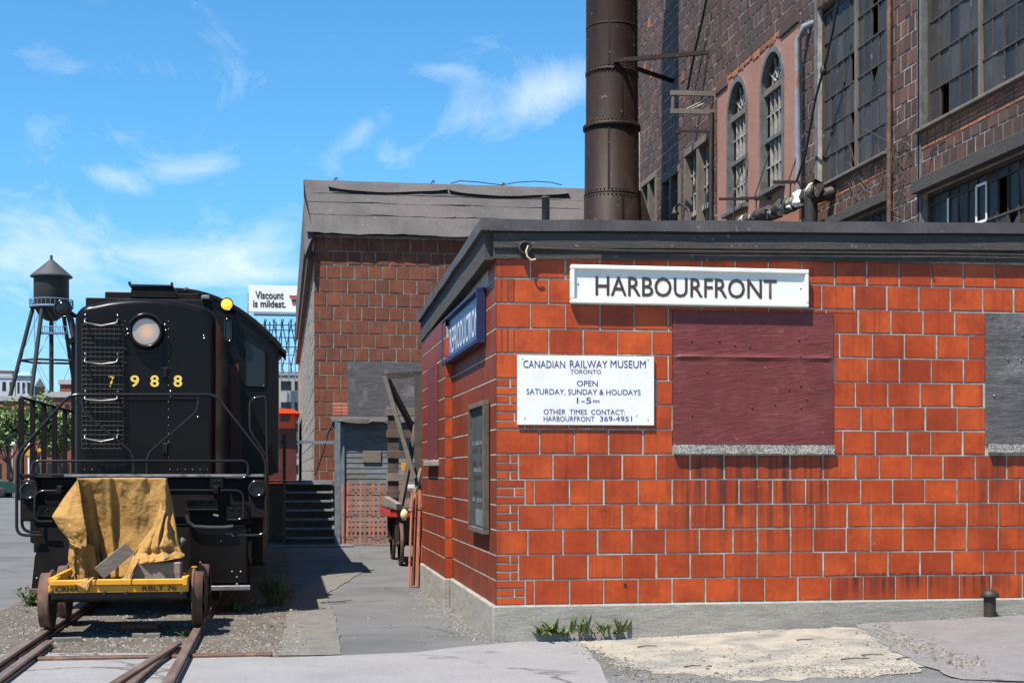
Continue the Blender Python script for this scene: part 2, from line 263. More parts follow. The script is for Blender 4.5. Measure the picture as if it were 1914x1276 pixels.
MT['stone'] = mat('gravel_stone', (0.22, 0.195, 0.16), (0.13, 0.115, 0.098), rough=0.9, sc=20, bmp=0.2, var=0.45)
MT['brick_far'] = mat('far_red_brick', (0.22, 0.068, 0.040), (0.17, 0.055, 0.035), rough=0.85, sc=0.5, bmp=0)
MT['pale_far'] = mat('far_pale_wall', (0.46, 0.47, 0.48), (0.38, 0.39, 0.41), rough=0.8, sc=0.2, bmp=0)
MT['grey_far'] = mat('far_concrete_wall', (0.36, 0.345, 0.32), (0.30, 0.285, 0.27), rough=0.8, sc=0.2, bmp=0)
MT['copper'] = mat('verdigris_roof', (0.22, 0.46, 0.38), rough=0.7, bmp=0)
MT['orange'] = mat('orange_paint', (0.72, 0.075, 0.012), (0.62, 0.06, 0.012), rough=0.45, sc=2, bmp=0)
MT['green_car'] = mat('dark_green_car_paint', (0.012, 0.040, 0.026), rough=0.25, bmp=0)
MT['rubber'] = mat('rubber', (0.02, 0.02, 0.02), rough=0.8, bmp=0)
MT['amber'] = mat('amber_lens', (0.85, 0.42, 0.02), rough=0.25, bmp=0)
# ground surfaces
MT['asphalt'] = mat('asphalt', (0.098, 0.097, 0.096), (0.125, 0.123, 0.120), rough=0.92, sc=1.3, lo=0.35, hi=0.7, bmp=0.6, fine=70, bd=0.008, c3=(0.078, 0.077, 0.076), sc3=0.6, lo3=0.5, hi3=0.65, spk=0.30, crack=0.45)
MT['apron'] = mat('road_concrete', (0.225, 0.215, 0.213), (0.19, 0.182, 0.18), rough=0.92, sc=2.0, lo=0.35, hi=0.75, bmp=0.5, fine=80, bd=0.006, c3=(0.165, 0.158, 0.157), sc3=0.7, lo3=0.58, hi3=0.75, spk=0.22, crack=0.38)
MT['pink_asphalt'] = mat('worn_asphalt', (0.175, 0.163, 0.160), (0.145, 0.136, 0.134), rough=0.92, sc=3, bmp=0.6, fine=70, bd=0.007, c3=(0.155, 0.148, 0.145), sc3=1.4, lo3=0.6, hi3=0.75, spk=0.26, crack=0.9)
MT['dark_asphalt'] = mat('dark_asphalt', (0.105, 0.105, 0.105), (0.15, 0.147, 0.143), rough=0.92, sc=28, lo=0.4, hi=0.6, bmp=0.8, fine=60, bd=0.01, spk=0.4)
MT['sand'] = mat('sandy_concrete_patch', (0.33, 0.295, 0.235), (0.235, 0.212, 0.175), rough=0.95, sc=6, lo=0.35, hi=0.7, bmp=0.8, fine=50, bd=0.01, c3=(0.165, 0.157, 0.145), sc3=2.3, lo3=0.46, hi3=0.66, spk=0.25)
MT['gravel'] = mat('gravel_bed', (0.125, 0.102, 0.078), (0.074, 0.060, 0.047), rough=0.95, sc=14, lo=0.35, hi=0.65, bmp=1.0, fine=40, bd=0.03, c3=(0.155, 0.132, 0.104), sc3=1.6, lo3=0.5, hi3=0.7, spk=0.45, spks=38)
MT['beige'] = mat('beige_dirt', (0.145, 0.132, 0.110), (0.108, 0.101, 0.090), rough=0.95, sc=5, bmp=0.7, fine=50, bd=0.01, spk=0.32)

# ---------------------------------------------------------------- mesh helpers
WLOC = {}
def wloc(o): return WLOC.get(o.name, Vector((0, 0, 0))) if o else Vector((0, 0, 0))
def tag(o, label=None, cat=None, group=None, kind=None):
    if label: o['label'] = label
    if cat: o['category'] = cat
    if group: o['group'] = group
    if kind: o['kind'] = kind
    return o
def empty(name, loc, label, cat, group=None):
    o = bpy.data.objects.new(name, None); COL.objects.link(o); o.location = loc; o.empty_display_size = 0.2
    WLOC[o.name] = Vector(loc); return tag(o, label, cat, group)
def link(name, me, parent, at):
    o = bpy.data.objects.new(name, me); COL.objects.link(o)
    o.location = Vector(at) - wloc(parent); o.parent = parent
    WLOC[o.name] = Vector(at); return o
class MB:
    def __init__(s): s.v = []; s.f = []; s.sm = []
    def add(s, vs, fs, smooth=False):
        b = len(s.v); s.v += [tuple(v) for v in vs]
        for f in fs: s.f.append([b + i for i in f]); s.sm.append(smooth)
        return s
    def box(s, a, b):
        x0, x1 = sorted((a[0], b[0])); y0, y1 = sorted((a[1], b[1])); z0, z1 = sorted((a[2], b[2]))
        return s.add([(x0, y0, z0), (x1, y0, z0), (x1, y1, z0), (x0, y1, z0), (x0, y0, z1), (x1, y0, z1), (x1, y1, z1), (x0, y1, z1)],
                     [(0, 3, 2, 1), (4, 5, 6, 7), (0, 1, 5, 4), (1, 2, 6, 5), (2, 3, 7, 6), (3, 0, 4, 7)])
    def bbox(s, a, b, r=0.008):                      # box with chamfered edges
        lo = Vector([min(a[i], b[i]) for i in range(3)]); hi = Vector([max(a[i], b[i]) for i in range(3)])
        bm = bmesh.new(); bmesh.ops.create_cube(bm, size=1)
        for v in bm.verts: v.co = Vector([lo[i] if v.co[i] < 0 else hi[i] for i in range(3)])
        r = min(r, 0.4 * min(hi - lo))
        bmesh.ops.bevel(bm, geom=bm.edges[:], offset=r, segments=1, affect='EDGES', profile=0.5)
        return s.bm(bm)
    def bm(s, bm, smooth=False):
        bm.verts.index_update(); s.add([v.co[:] for v in bm.verts], [[v.index for v in f.verts] for f in bm.faces], smooth); bm.free(); return s
    def tube(s, pts, r, n=8, r2=None, cap=True):
        pts = [Vector(p) for p in pts]; rings = []; m = len(pts); up = None
        for i, p in enumerate(pts):
            d = (pts[min(i + 1, m - 1)] - pts[max(i - 1, 0)]); d = d.normalized() if d.length > 1e-9 else Vector((0, 0, 1))
            a = d.cross(up) if up else d.cross(Vector((0, 0, 1)) if abs(d.z) < 0.9 else Vector((1, 0, 0)))
            if a.length < 1e-6: a = d.orthogonal()
            a.normalize(); b = d.cross(a).normalized(); up = b.cross(d) if False else Vector((0, 0, 1)) if abs(d.z) < 0.9 else Vector((1, 0, 0))
            rr = r if r2 is None else r + (r2 - r) * i / max(1, m - 1)
            rings.append([p + (a * math.cos(t) + b * math.sin(t)) * rr for t in [2 * math.pi * k / n for k in range(n)]])
        # align rings so they do not twist
        for i in range(1, m):
            best = min(range(n), key=lambda k: sum((rings[i][(j + k) % n] - rings[i - 1][j] - (pts[i] - pts[i - 1])).length for j in range(n)))
            rings[i] = rings[i][best:] + rings[i][:best]
            rev = [rings[i][0]] + rings[i][1:][::-1]
            if sum((rev[j] - rings[i - 1][j] - (pts[i] - pts[i - 1])).length for j in range(n)) < sum((rings[i][j] - rings[i - 1][j] - (pts[i] - pts[i - 1])).length for j in range(n)) - 1e-6: rings[i] = rev
        vs = [v for rg in rings for v in rg]; fs = []
        for i in range(m - 1):
            for k in range(n): fs.append((i * n + k, i * n + (k + 1) % n, (i + 1) * n + (k + 1) % n, (i + 1) * n + k))
        s.add(vs, fs, True)
        if cap: s.add(rings[0], [tuple(range(n))[::-1]]); s.add(rings[-1], [tuple(range(n))])
        return s
    def bar(s, a, b, w, h, up=(0, 0, 1)):            # rectangular beam from a to b
        a = Vector(a); b = Vector(b); d = (b - a).normalized(); up = Vector(up)
        if abs(d.dot(up)) > 0.98: up = Vector((0, 1, 0)) if abs(d.y) < 0.9 else Vector((1, 0, 0))
        x = d.cross(up).normalized() * w / 2; y = x.cross(d).normalized() * h / 2
        return s.add([a - x - y, a + x - y, a + x + y, a - x + y, b - x - y, b + x - y, b + x + y, b - x + y],
                     [(0, 3, 2, 1), (4, 5, 6, 7), (0, 1, 5, 4), (1, 2, 6, 5), (2, 3, 7, 6), (3, 0, 4, 7)])
    def lathe(s, prof, c, n=24, axis='z', smooth=True):
        c = Vector(c); vs = []; m = len(prof)
        for (r, h) in prof:
            for k in range(n):
                t = 2 * math.pi * k / n; a, b = r * math.cos(t), r * math.sin(t)
                vs.append(c + (Vector((a, b, h)) if axis == 'z' else Vector((a, h, b)) if axis == 'y' else Vector((h, a, b))))
        fs = [(i * n + k, i * n + (k + 1) % n, (i + 1) * n + (k + 1) % n, (i + 1) * n + k) for i in range(m - 1) for k in range(n)]
        s.add(vs, fs, smooth)
        if prof[0][0] > 1e-4: s.add(vs[:n], [tuple(range(n))[::-1]])
        if prof[-1][0] > 1e-4: s.add(vs[-n:], [tuple(range(n))])
        return s
    def prism(s, poly, off, d):                      # polygon (list of 3D points) extruded by vector d
        poly = [Vector(p) + Vector(off) for p in poly]; d = Vector(d); n = len(poly)
        return s.add(poly + [p + d for p in poly], [tuple(range(n)), tuple(range(n, 2 * n))[::-1]] + [(i, (i + 1) % n, n + (i + 1) % n, n + i) for i in range(n)])
    def mesh(s, name, m, origin):
        me = bpy.data.meshes.new(name); o = Vector(origin)
        me.from_pydata([(v[0] - o.x, v[1] - o.y, v[2] - o.z) for v in s.v], [], s.f)
        me.polygons.foreach_set('use_smooth', s.sm); me.validate()
        bm = bmesh.new(); bm.from_mesh(me); bmesh.ops.recalc_face_normals(bm, faces=bm.faces); bm.to_mesh(me); bm.free()
        me.materials.append(MT[m] if isinstance(m, str) else m); return me
    def build(s, name, m, parent=None, origin=None, **k):
        if origin is None:
            xs, ys, zs = zip(*s.v); origin = ((min(xs) + max(xs)) / 2, (min(ys) + max(ys)) / 2, min(zs))
        return tag(link(name, s.mesh(name, m, origin), parent, origin), **k)

def sub_rects(r, holes):
    out = [r]
    for h in holes:
        nx = []
        for (a, b, c, d) in out:
            if h[0] >= b or h[1] <= a or h[2] >= d or h[3] <= c: nx.append((a, b, c, d)); continue
            if h[2] > c: nx.append((a, b, c, h[2]))
            if h[3] < d: nx.append((a, b, h[3], d))
            z0, z1 = max(c, h[2]), min(d, h[3])
            if h[0] > a: nx.append((a, h[0], z0, z1))
            if h[1] < b: nx.append((h[1], b, z0, z1))
        out = nx
    return out
# a wall plane: 'F' faces the camera (-Y) with u = X, 'S' faces left (-X) with u = Y; w is the distance out of the wall
def W3(ax, base, u, w, z): return Vector((u, base - w, z)) if ax == 'F' else Vector((base - w, u, z))
TMESH = {}
def tile_verts(w, h, d, e=0.004):
    a, b = w / 2, h / 2
    return [(-a, 0, -b), (a, 0, -b), (a, 0, b), (-a, 0, b), (-a, d - e, -b), (a, d - e, -b), (a, d - e, b), (-a, d - e, b), (-a + e, d, -b + e), (a - e, d, -b + e), (a - e, d, b - e), (-a + e, d, b - e)]
EDGE = {'glaze': 'tile_edge', 'glaze_side': 'tile_edge', 'mid_tile': 'tile_edge_dull', 'fac_tile': 'tile_edge_dull', 'orange_brick': 'tile_edge_dull'}
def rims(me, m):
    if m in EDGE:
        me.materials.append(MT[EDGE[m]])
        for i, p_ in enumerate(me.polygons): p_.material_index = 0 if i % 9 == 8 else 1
TF = [(0, 1, 5, 4), (1, 2, 6, 5), (2, 3, 7, 6), (3, 0, 4, 7), (4, 5, 9, 8), (5, 6, 10, 9), (6, 7, 11, 10), (7, 4, 8, 11), (8, 9, 10, 11)]
def masonry(parent, name, m, ax, base, pieces, depth, limit, stuffname, e=0.004, jit=0.0015, group=None):
    """pieces: (u0,u1,z0,z1) tile faces; the largest in view become objects, the rest one joined part"""
    sc = []
    for p in pieces:
        q = [proj(W3(ax, base, u, depth, z)) for u in (p[0], p[1]) for z in (p[2], p[3])]
        x0, x1 = min(a[0] for a in q), max(a[0] for a in q); y0, y1 = min(a[1] for a in q), max(a[1] for a in q)
        inn = max(0, min(x1, 1914) - max(x0, 0)) * max(0, min(y1, 1276) - max(y0, 0)) if x1 > -1e6 else 0
        sc.append((-inn, p))
    sc.sort(key=lambda t: t[0])
    rest = MB(); n = 0
    for k, (a, p) in enumerate(sc):
        w = round((p[1] - p[0]) / 0.004) * 0.004; h = round((p[3] - p[2]) / 0.004) * 0.004
        if w < 0.012 or h < 0.012: continue
        dd = depth + U(-jit, jit); c = W3(ax, base, (p[0] + p[1]) / 2, dd - depth, (p[2] + p[3]) / 2); rot = U(-0.004, 0.004)
        vs = tile_verts(w, h, depth, e)
        conv = (lambda v: (v[0], -v[1], v[2])) if ax == 'F' else (lambda v: (-v[1], v[0], v[2]))
        if n < limit and a < -20:
            key = (ax, w, h, depth, m)
            if key not in TMESH:
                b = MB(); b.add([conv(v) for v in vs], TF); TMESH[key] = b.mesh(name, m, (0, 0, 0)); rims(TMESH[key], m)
            o = link(name, TMESH[key], parent, c); n += 1
            if ax == 'F': o.rotation_euler = (U(-0.003, 0.003), rot, U(-0.004, 0.004))
            else: o.rotation_euler = (rot, U(-0.003, 0.003), U(-0.004, 0.004))
        else:
            rest.add([Vector(conv(v)) + c for v in vs], TF)
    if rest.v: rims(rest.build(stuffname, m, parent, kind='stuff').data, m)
def courses(u0, u1, z0, n, pu, pz, joint, holes=(), off=0.5, shift=0.0, jw=0.0, split=0.0):
    out = []
    for k in range(n):
        a = z0 + k * pz; b = a + pz - joint
        st = u0 + shift + (off * pu if k % 2 else 0) - pu
        while st < u1:
            w = pu
            if split and R() < split: w = pu * U(0.6, 0.75)
            x0, x1 = max(st, u0), min(st + w - joint, u1)
            if x1 - x0 > 0.03:
                for r in sub_rects((x0 + U(-jw, jw), x1 + U(-jw, jw), a, b), holes):
                    if r[1] - r[0] > 0.025 and r[3] - r[2] > 0.02: out.append(r)
            st += w
    return out
def text(name, s, mt, ax, base, u, z, w, h, parent, out_=0.004, bold=0.0, left=False):
    """flat lettering, centred at u,z (or starting there), stretched to width w and height h (h alone keeps proportions)"""
    cu = bpy.data.curves.new('t', 'FONT'); cu.body = s; cu.size = 1; cu.offset = bold; cu.resolution_u = 3; cu.extrude = 0.0
    o = bpy.data.objects.new('t', cu); COL.objects.link(o); bpy.context.view_layer.update()
    me = bpy.data.meshes.new_from_object(o.evaluated_get(bpy.context.evaluated_depsgraph_get()))
    bpy.data.objects.remove(o)
    xs = [v.co.x for v in me.vertices]; ys = [v.co.y for v in me.vertices]
    x0, x1, y0, y1 = min(xs), max(xs), min(ys), max(ys)
    sy = h / (y1 - y0); sx = w / (x1 - x0) if w else sy
    for v in me.vertices:
        a = (v.co.x - (x0 if left else (x0 + x1) / 2)) * sx; b = (v.co.y - (y0 + y1) / 2) * sy
        v.co = (a, 0, b) if ax == 'F' else (0, -a, b)
    me.materials.clear(); me.materials.append(MT[mt]); me.name = name
    return link(name, me, parent, W3(ax, base, u, out_, z))
# ================================================================ GROUND
def sheet(name, poly, m, z, step=0.6, rough=0.0, fine=0.25, kind='structure', label=None):
    pts = []
    n = len(poly)
    for i in range(n):
        a, b = Vector((poly[i][0], poly[i][1])), Vector((poly[(i + 1) % n][0], poly[(i + 1) % n][1]))
        L = (b - a).length; k = max(1, int(L / fine)) if rough and L < 25 else 1
        nn = Vector((-(b - a).y, (b - a).x)).normalized()
        for j in range(k): pts.append(a + (b - a) * j / k + nn * (U(-rough, rough) if j else 0))
    bm = bmesh.new(); vs = [bm.verts.new((p.x, p.y, 0)) for p in pts]; f = bm.faces.new(vs)
    bmesh.ops.triangulate(bm, faces=[f])
    xs = [p.x for p in pts]; ys = [p.y for p in pts]
    for axis, lo, hi in ((0, max(min(xs), -1), min(max(xs), 30)), (1, max(min(ys), 0), min(max(ys), 32))):
        t = math.floor(lo / step) * step
        while t < hi:
            nv = Vector((1, 0, 0)) if axis == 0 else Vector((0, 1, 0))
            bmesh.ops.bisect_plane(bm, geom=bm.verts[:] + bm.edges[:] + bm.faces[:], plane_co=nv * t, plane_no=nv); t += step
    for v in bm.verts: v.co.z = gh(v.co.x, v.co.y) + z
    return MB().bm(bm).build(name, m, None, (0, 0, 0), kind=kind)
sheet('ground', [(-4000, -300), (4000, -300), (4000, 6000), (-4000, 6000)], 'asphalt', 0.0)
g2 = lambda px, py, z=0: G(px, py, z)[:2]
ap = [(-14, 3), (-14, 12.75), g2(70, 1222), g2(280, 1221), g2(410, 1226), g2(530, 1230), g2(660, 1225), g2(780, 1220), g2(880, 1208), g2(942, 1203), g2(1055, 1191), g2(1084, 1196, .02), g2(1120, 1236, .02), g2(1140, 1276, .02), (1.8, 3)]
sheet('road', ap, 'apron', 0.010, rough=0.012, fine=0.3)
sheet('verge_patch', [g2(1068, 1193, .02), g2(1200, 1187, .03), g2(1400, 1180, .06), g2(1560, 1172, .1), g2(1625, 1176, .1), g2(1672, 1205, .1), g2(1752, 1236, .1), g2(1690, 1252, .1), g2(1560, 1260, .08), g2(1400, 1262, .06), g2(1250, 1252, .04), g2(1150, 1236, .03), g2(1110, 1215, .02)], 'sand', 0.007, rough=0.09, fine=0.09)
sheet('pavement', [g2(1600, 1170, .1), g2(1760, 1160, .15), (9.0, 13.3), (9.0, 11.6), g2(1914, 1262, .15), g2(1800, 1262, .12), g2(1720, 1240, .1), g2(1660, 1212, .1)], 'pink_asphalt', 0.012, rough=0.03, fine=0.15)
sheet('kerb_strip', [g2(1135, 1262, .02), g2(1250, 1250, .03), g2(1400, 1259, .05), g2(1700, 1256, .1), g2(1914, 1262, .16), (9, 11.5), (9, 9), (2, 9)], 'dark_asphalt', 0.004, rough=0.03, fine=0.2)
sheet('track_bed', [(-3.3, 12.62), g2(410, 1224), g2(520, 1228), g2(545, 1150), (0.15, 17.0), (0.0, 50), (-3.1, 50), (-3.2, 18), (-3.25, 15)], 'gravel', 0.006, rough=0.06, fine=0.25)
sheet('worn_path_edge', [g2(520, 1226), g2(640, 1224), g2(628, 1160), g2(610, 1110), g2(690, 1062), g2(640, 1050), g2(590, 1090), g2(545, 1130)], 'beige', 0.009, rough=0.025, fine=0.22)
sheet('path_patch', [g2(612, 1060), g2(690, 1058), g2(700, 1064), g2(630, 1078)], 'beige', 0.012, rough=0.03, fine=0.15)

def stones(name, area, n, s0, s1, z=0.0, label=None):
    b = MB()
    for _ in range(n):
        x, y = area(); s = U(s0, s1) * (1 + (R() < 0.05)); zz = gh(x, y) + z
        a = U(0, 6.28); c, d = math.cos(a), math.sin(a)
        pts = []
        for (i, j, k) in ((1, 0, 0), (0, 1, 0), (-1, 0, 0), (0, -1, 0)):
            r = s * U(0.6, 1.2); pts.append((x + (i * c - j * d) * r, y + (i * d + j * c) * r * 0.8, zz))
        t = s * U(0.3, 0.9); o = len(b.v)
        top = [(x + (p[0] - x) * 0.55 + U(-.2, .2) * s, y + (p[1] - y) * 0.55, zz + t * U(0.8, 1)) for p in pts]
        b.add(pts + top, [(0, 1, 5, 4), (1, 2, 6, 5), (2, 3, 7, 6), (3, 0, 4, 7), (4, 5, 6, 7)])
    return b.build(name, 'stone', None, (0, 0, 0), kind='stuff', label=label, cat='gravel')
def ar_track():
    return (U(-3.1, 0.25), 12.7 + 9 * R() ** 1.6)
def ar_wall():
    y = 13.4 + 6 * R(); return (1.93 - abs(random.gauss(0, 0.16)), y)
def ar_front():
    return (U(1.9, 8), 13.33 - abs(random.gauss(0, 0.07)))
def ar_patch():
    p = G(U(1150, 1760), U(1205, 1258), 0.06); return (p.x, p.y)
def ar_path(): return (U(0.2, 1.9), U(13, 26))
stones('gravel', ar_track, 5200, 0.006, 0.022, 0.005, 'loose brown and grey gravel lying between and beside the rails')
stones('wall_grit', ar_wall, 700, 0.005, 0.018, 0.0, 'pale crumbs of stone along the foot of the side wall')
stones('front_grit', ar_front, 420, 0.004, 0.014, 0.004, 'pale crumbs of mortar along the foot of the front wall')
stones('patch_grit', ar_patch, 1500, 0.004, 0.013, 0.006, 'pale broken stone chips on the sandy patch')
def ar_seam():
    t = R(); p = G(1630 + 190 * t + random.gauss(0, 14), 1182 + 66 * t + random.gauss(0, 6), .1); return (p.x, p.y)
def ar_seam2():
    t = R(); p = G(1075 + 120 * t + random.gauss(0, 16), 1196 + 62 * t + random.gauss(0, 5), .03); return (p.x, p.y)
def ar_seam3():
    t = R(); p = G(1190 + 520 * t, 1252 + 8 * math.sin(t * 9) + random.gauss(0, 4), .07); return (p.x, p.y)
stones('seam_grit', ar_seam, 900, 0.005, 0.017, 0.012, 'grey crumbled asphalt along the seam right of the sandy patch')
stones('seam_grit', ar_seam2, 420, 0.004, 0.013, 0.010, 'crumbled stone along the seam left of the sandy patch')
stones('seam_grit', ar_seam3, 900, 0.004, 0.013, 0.008, 'crumbled stone along the front edge of the sandy patch')
random.seed(19)
for (px, py, L_, lb_) in ((1210, 1196, .12, 'thin twig on the sandy patch nearest the weeds'), (1295, 1232, .10, 'thin twig low on the left half of the sandy patch'), (1505, 1196, .10, 'thin twig on the sandy patch close to the wall'), (1600, 1231, .16, 'longest dry twig right of centre on the sandy patch'), (1632, 1226, .12, 'short twig just behind the longest twig on the patch'), (1690, 1234, .12, 'rightmost twig at the pointed end of the sandy patch')):
    p_ = G(px, py, .08); a_ = U(-.5, .5); d_ = Vector((math.cos(a_), math.sin(a_), 0)) * L_ * .8
    z_ = gh(p_.x, p_.y) + .014; b = MB(); b.tube([Vector((p_.x, p_.y, z_)) - d_, Vector((p_.x, p_.y + .015, z_ + .006)), Vector((p_.x, p_.y, z_)) + d_], .007, 5, .003)
    b.build('twig', 'wood_dark', None, label=lb_, cat='twig', group='twigs on the sandy patch')
stones('path_grit', ar_path, 350, 0.004, 0.012, 0.0, 'scattered small stones on the asphalt path')

# rails
def rail(x, y0, y1, name, label, ang=0.0, x1=None, zt=0.10):
    b = MB(); prof = [(-.036, .0), (-.036, .05), (-.012, .052), (-.012, .066), (-.036, .072), (-.036, .096), (-.028, .1), (.028, .1), (.036, .096), (.036, .072), (.012, .066), (.012, .052), (.036, .05), (.036, 0)]
    xe = x if x1 is None else x1; k = zt / 0.1
    n = len(prof); vs = [(x + a, y0, c * k - 0.01) for a, c in prof] + [(xe + a, y1, c * k - 0.01) for a, c in prof]
    b.add(vs, [(i, (i + 1) % n, n + (i + 1) % n, n + i) for i in range(n)] + [tuple(range(n)), tuple(range(n, 2 * n))])
    return b.build(name, 'railtop', None, None, label=label, cat='rail')
rail(-2.245, 5, 48, 'steel_rail', 'left rusty running rail under the left cart wheel')
rail(-0.825, 5, 48, 'steel_rail', 'right rusty running rail under the right cart wheel')
rail(-2.09, 5, 13.55, 'guard_rail', 'short rusty guard rail just inside the left running rail', zt=0.085)
rail(-1.62, 7, 13.15, 'switch_rail', 'tapering rusty switch rail running up to the right running rail', x1=-0.93, zt=0.095)
rail(-1.33, 7, 12.9, 'switch_rail', 'second rusty switch rail beside the right running rail', x1=-0.99, zt=0.07)
b = MB(); b.bbox((-3.0, 12.58, 0.0), (-0.1, 12.70, 0.035)); b.build('header_plank', 'rust', label='rusty flat cross bar where the rails leave the concrete', cat='bar')
for i, (x, y, a) in enumerate(((-1.45, 15.1, 0.05), (-2.0, 14.0, 0.1), (-1.3, 14.25, -0.05))):
    b = MB(); c = Vector((x, y, 0.02)); d = Vector((math.cos(a), math.sin(a), 0)) * (0.18 if i == 0 else 0.13)
    b.bar(c - d, c + d, 0.09, 0.05)
    b.build('loose_brick' if i == 0 else 'wood_scrap', 'slat' if i == 0 else 'wood_grey', label=['broken red brick lying between the rails behind the cart', 'grey wood scrap beside the left rail under the cart', 'grey wood scrap between the rails under the cart'][i], cat='brick' if i == 0 else 'scrap')

MT['chalk_mark'] = mat('chalk_marks', (0.16, 0.17, 0.17), (0.08, 0.085, 0.085), rough=0.8, sc=20, bmp=0)
# ================================================================ SMALL TILED BUILDING (museum office)
XL, YF, YB, XR = 1.96, 13.36, 19.75, 9.12
bld = empty('tiled_building', (XL, YF, 0), 'small flat roofed building of glazed orange red tile on a concrete base', 'building')
def roof_z(x, y): return 3.60 + 0.10 * (x - XL) / 5.3 - 0.20 * (y - YF) / 6.4
b = MB(); b.box((XL, YF, 0.3), (XR, YB, 3.66))
for i, v in enumerate(b.v): b.v[i] = (v[0], v[1], v[2] if v[2] < 1 else roof_z(v[0], v[1]) + 0.03)
b.build('wall', 'mortar', bld)
# concrete base, a little proud
b = MB(); bm = bmesh.new()
b.bbox((XL - 0.035, YF - 0.035, -0.15), (XR, YB + 0.02, 0.345), 0.015)
b.build('base', 'concrete', bld)
b = MB(); b.bbox((XL - 0.115, 16.8, -0.15), (XL - 0.03, YB + 0.02, 0.343), 0.012); b.build('base', 'concrete', bld)
PU, PZ, J = 0.3325, 0.2355, 0.0135
brd1 = (P(1257, 580, YF), P(1557, 831, YF)); brd2 = (P(1841, 585, YF), P(2140, 831, YF))
h1 = (brd1[0].x, brd1[1].x, brd1[1].z - 0.1, brd1[0].z); h2 = (brd2[0].x, brd2[1].x, brd2[1].z - 0.1, brd2[0].z)
pieces, thin = [], []
THIN = {0: .27, 1: .205, 3: .205, 4: .27, 5: .205, 7: .27, 8: .205}
for k in range(14):
    z0 = 0.352 + k * PZ; z1 = z0 + PZ - J
    start = XL
    if k in THIN:
        w = THIN[k]; start = XL + w + J
        if w > 0.25:
            pieces.append((start, start + 0.075, z0, z1)); start += 0.075 + J
        for r in range(3):
            a = z0 + r * (PZ / 3); c = a + PZ / 3 - J
            cut = [(0, w)] if (r + (w > .25)) % 2 else [(0, w * .62), (w * .62 + J, w)]
            for (p, q) in cut: thin.append((XL + 0.002 + p, XL + q, a, c))
    else:
        first = (0.335 if k % 2 else 0.175)
        if k == 6: first = 0.42
        if k == 2: first = 0.31
        if first < .2 and k > 8:                       # scored half tiles
            for s in range(3): pieces.append((start + s * first / 3, start + (s + 1) * first / 3 - 0.004, z0, z1))
        else: pieces.append((start, start + first - J, z0, z1))
        start += first
    u = start
    while u < XR:
        w = PU
        if R() < 0.07: w = PU * U(0.62, 0.8)
        ja, jb = U(-.0035, .0035), U(-.0035, .0035)
        for r in sub_rects((u + ja, min(u + w - J + jb, XR), z0 + U(-.003, .003), z1 + U(-.003, .003)), [h1, h2]):
            if r[1] - r[0] > 0.03 and r[3] - r[2] > 0.02 and r[3] < roof_z(r[0], YF) + 0.06: pieces.append(r)
        u += w
masonry(bld, 'tile', 'glaze', 'F', YF, pieces, 0.006, 290, 'end_tiles', e=0.005, jit=0.0012)
masonry(bld, 'brick', 'glaze', 'F', YF, thin, 0.006, 120, 'end_bricks', e=0.004, jit=0.001)
# side wall: long grooved tiles seen almost edge-on; the rear half stands proud
b = MB(); b.box((XL - 0.085, 16.86, 0.3), (XL + 0.02, YB, 3.3)); b.build('wall', 'mortar', bld)
sp = []
for k in range(14):
    z0 = 0.352 + k * PZ; z1 = z0 + PZ - J; u = YF + (0.16 if k % 2 else 0.32)
    if u > YF: sp.append((YF - 0.009, u - 0.004, z0, z1))
    while u < 16.86:
        sp.append((u, min(u + PU - 0.004, 16.86), z0, z1)); u += PU
masonry(bld, 'side_tile', 'glaze_side', 'S', XL, [(p[0], p[1], p[2], p[3] - .002) for p in sp if p[3] < roof_z(XL, p[0]) + .05], 0.003, 0, 'side_tiles', jit=0.0005, e=0.002)
sp = []; win = (17.62, 18.75, 1.72, 2.92)
for k in range(13):
    z0 = 0.352 + k * PZ; z1 = z0 + PZ - J; u = 16.852 + (0.16 if k % 2 else 0.0)
    if k % 2: sp.append((16.852, u - 0.004, z0, z1))
    while u < YB:
        for r in sub_rects((u, min(u + PU - 0.004, YB), z0, z1), [win]): sp.append(r)
        u += PU
masonry(bld, 'side_tile', 'glaze_side', 'S', XL - 0.085, [(p[0], p[1], p[2], p[3] - .002) for p in sp], 0.003, 0, 'side_tiles', jit=0.0005, e=0.002)
rt = [(XL - 0.094, XL - 0.002, 0.352 + k * PZ, 0.352 + (k + 1) * PZ - J) for k in range(12)]
masonry(bld, 'return_tile', 'glaze', 'F', 16.86, rt, 0.010, 20, 'return_tiles')
b = MB(); b.bbox((XL - 0.11, win[0], win[2] + .02), (XL - 0.09, win[1], win[3]), 0.004); b.build('boarded_window', 'maroon', bld)
b = MB(); b.bbox((XL - 0.16, win[0] - 0.05, win[2] - 0.06), (XL - 0.07, win[1] + 0.05, win[2] + 0.015), 0.01); b.build('sill', 'granite', bld)
# front boards over the windows, stone sills
bw = empty('x', (0, 0, 0), None, None); bpy.data.objects.remove(bw)
def rough_board(name, a, c, y, m, th, bulge, sd):
    random.seed(sd); b = MB(); nx, nz = 22, 64; vs = []
    for j in range(nz + 1):
        for i in range(nx + 1):
            s, t = i / nx, j / nz; e = (i in (0, nx)) or (j in (0, nz))
            d = 0 if e else (U(-.0008, .0012) + bulge * math.exp(-((t - 0.655) / 0.016) ** 2) * (0.4 + 0.6 * math.sin(7 * s + 1) ** 2))
            vs.append((a.x + (c.x - a.x) * s, y - th - d, c.z + (a.z - c.z) * t))
    b.add(vs, [(j * (nx + 1) + i, j * (nx + 1) + i + 1, (j + 1) * (nx + 1) + i + 1, (j + 1) * (nx + 1) + i) for j in range(nz) for i in range(nx)])
    b.box((a.x, y - th + 0.001, c.z), (c.x, y + 0.06, a.z))
    random.seed(sd + 1); return b.build(name, m, bld)
bd = rough_board('window_board', *brd1, YF, 'maroon', 0.016, 0.016, 3)
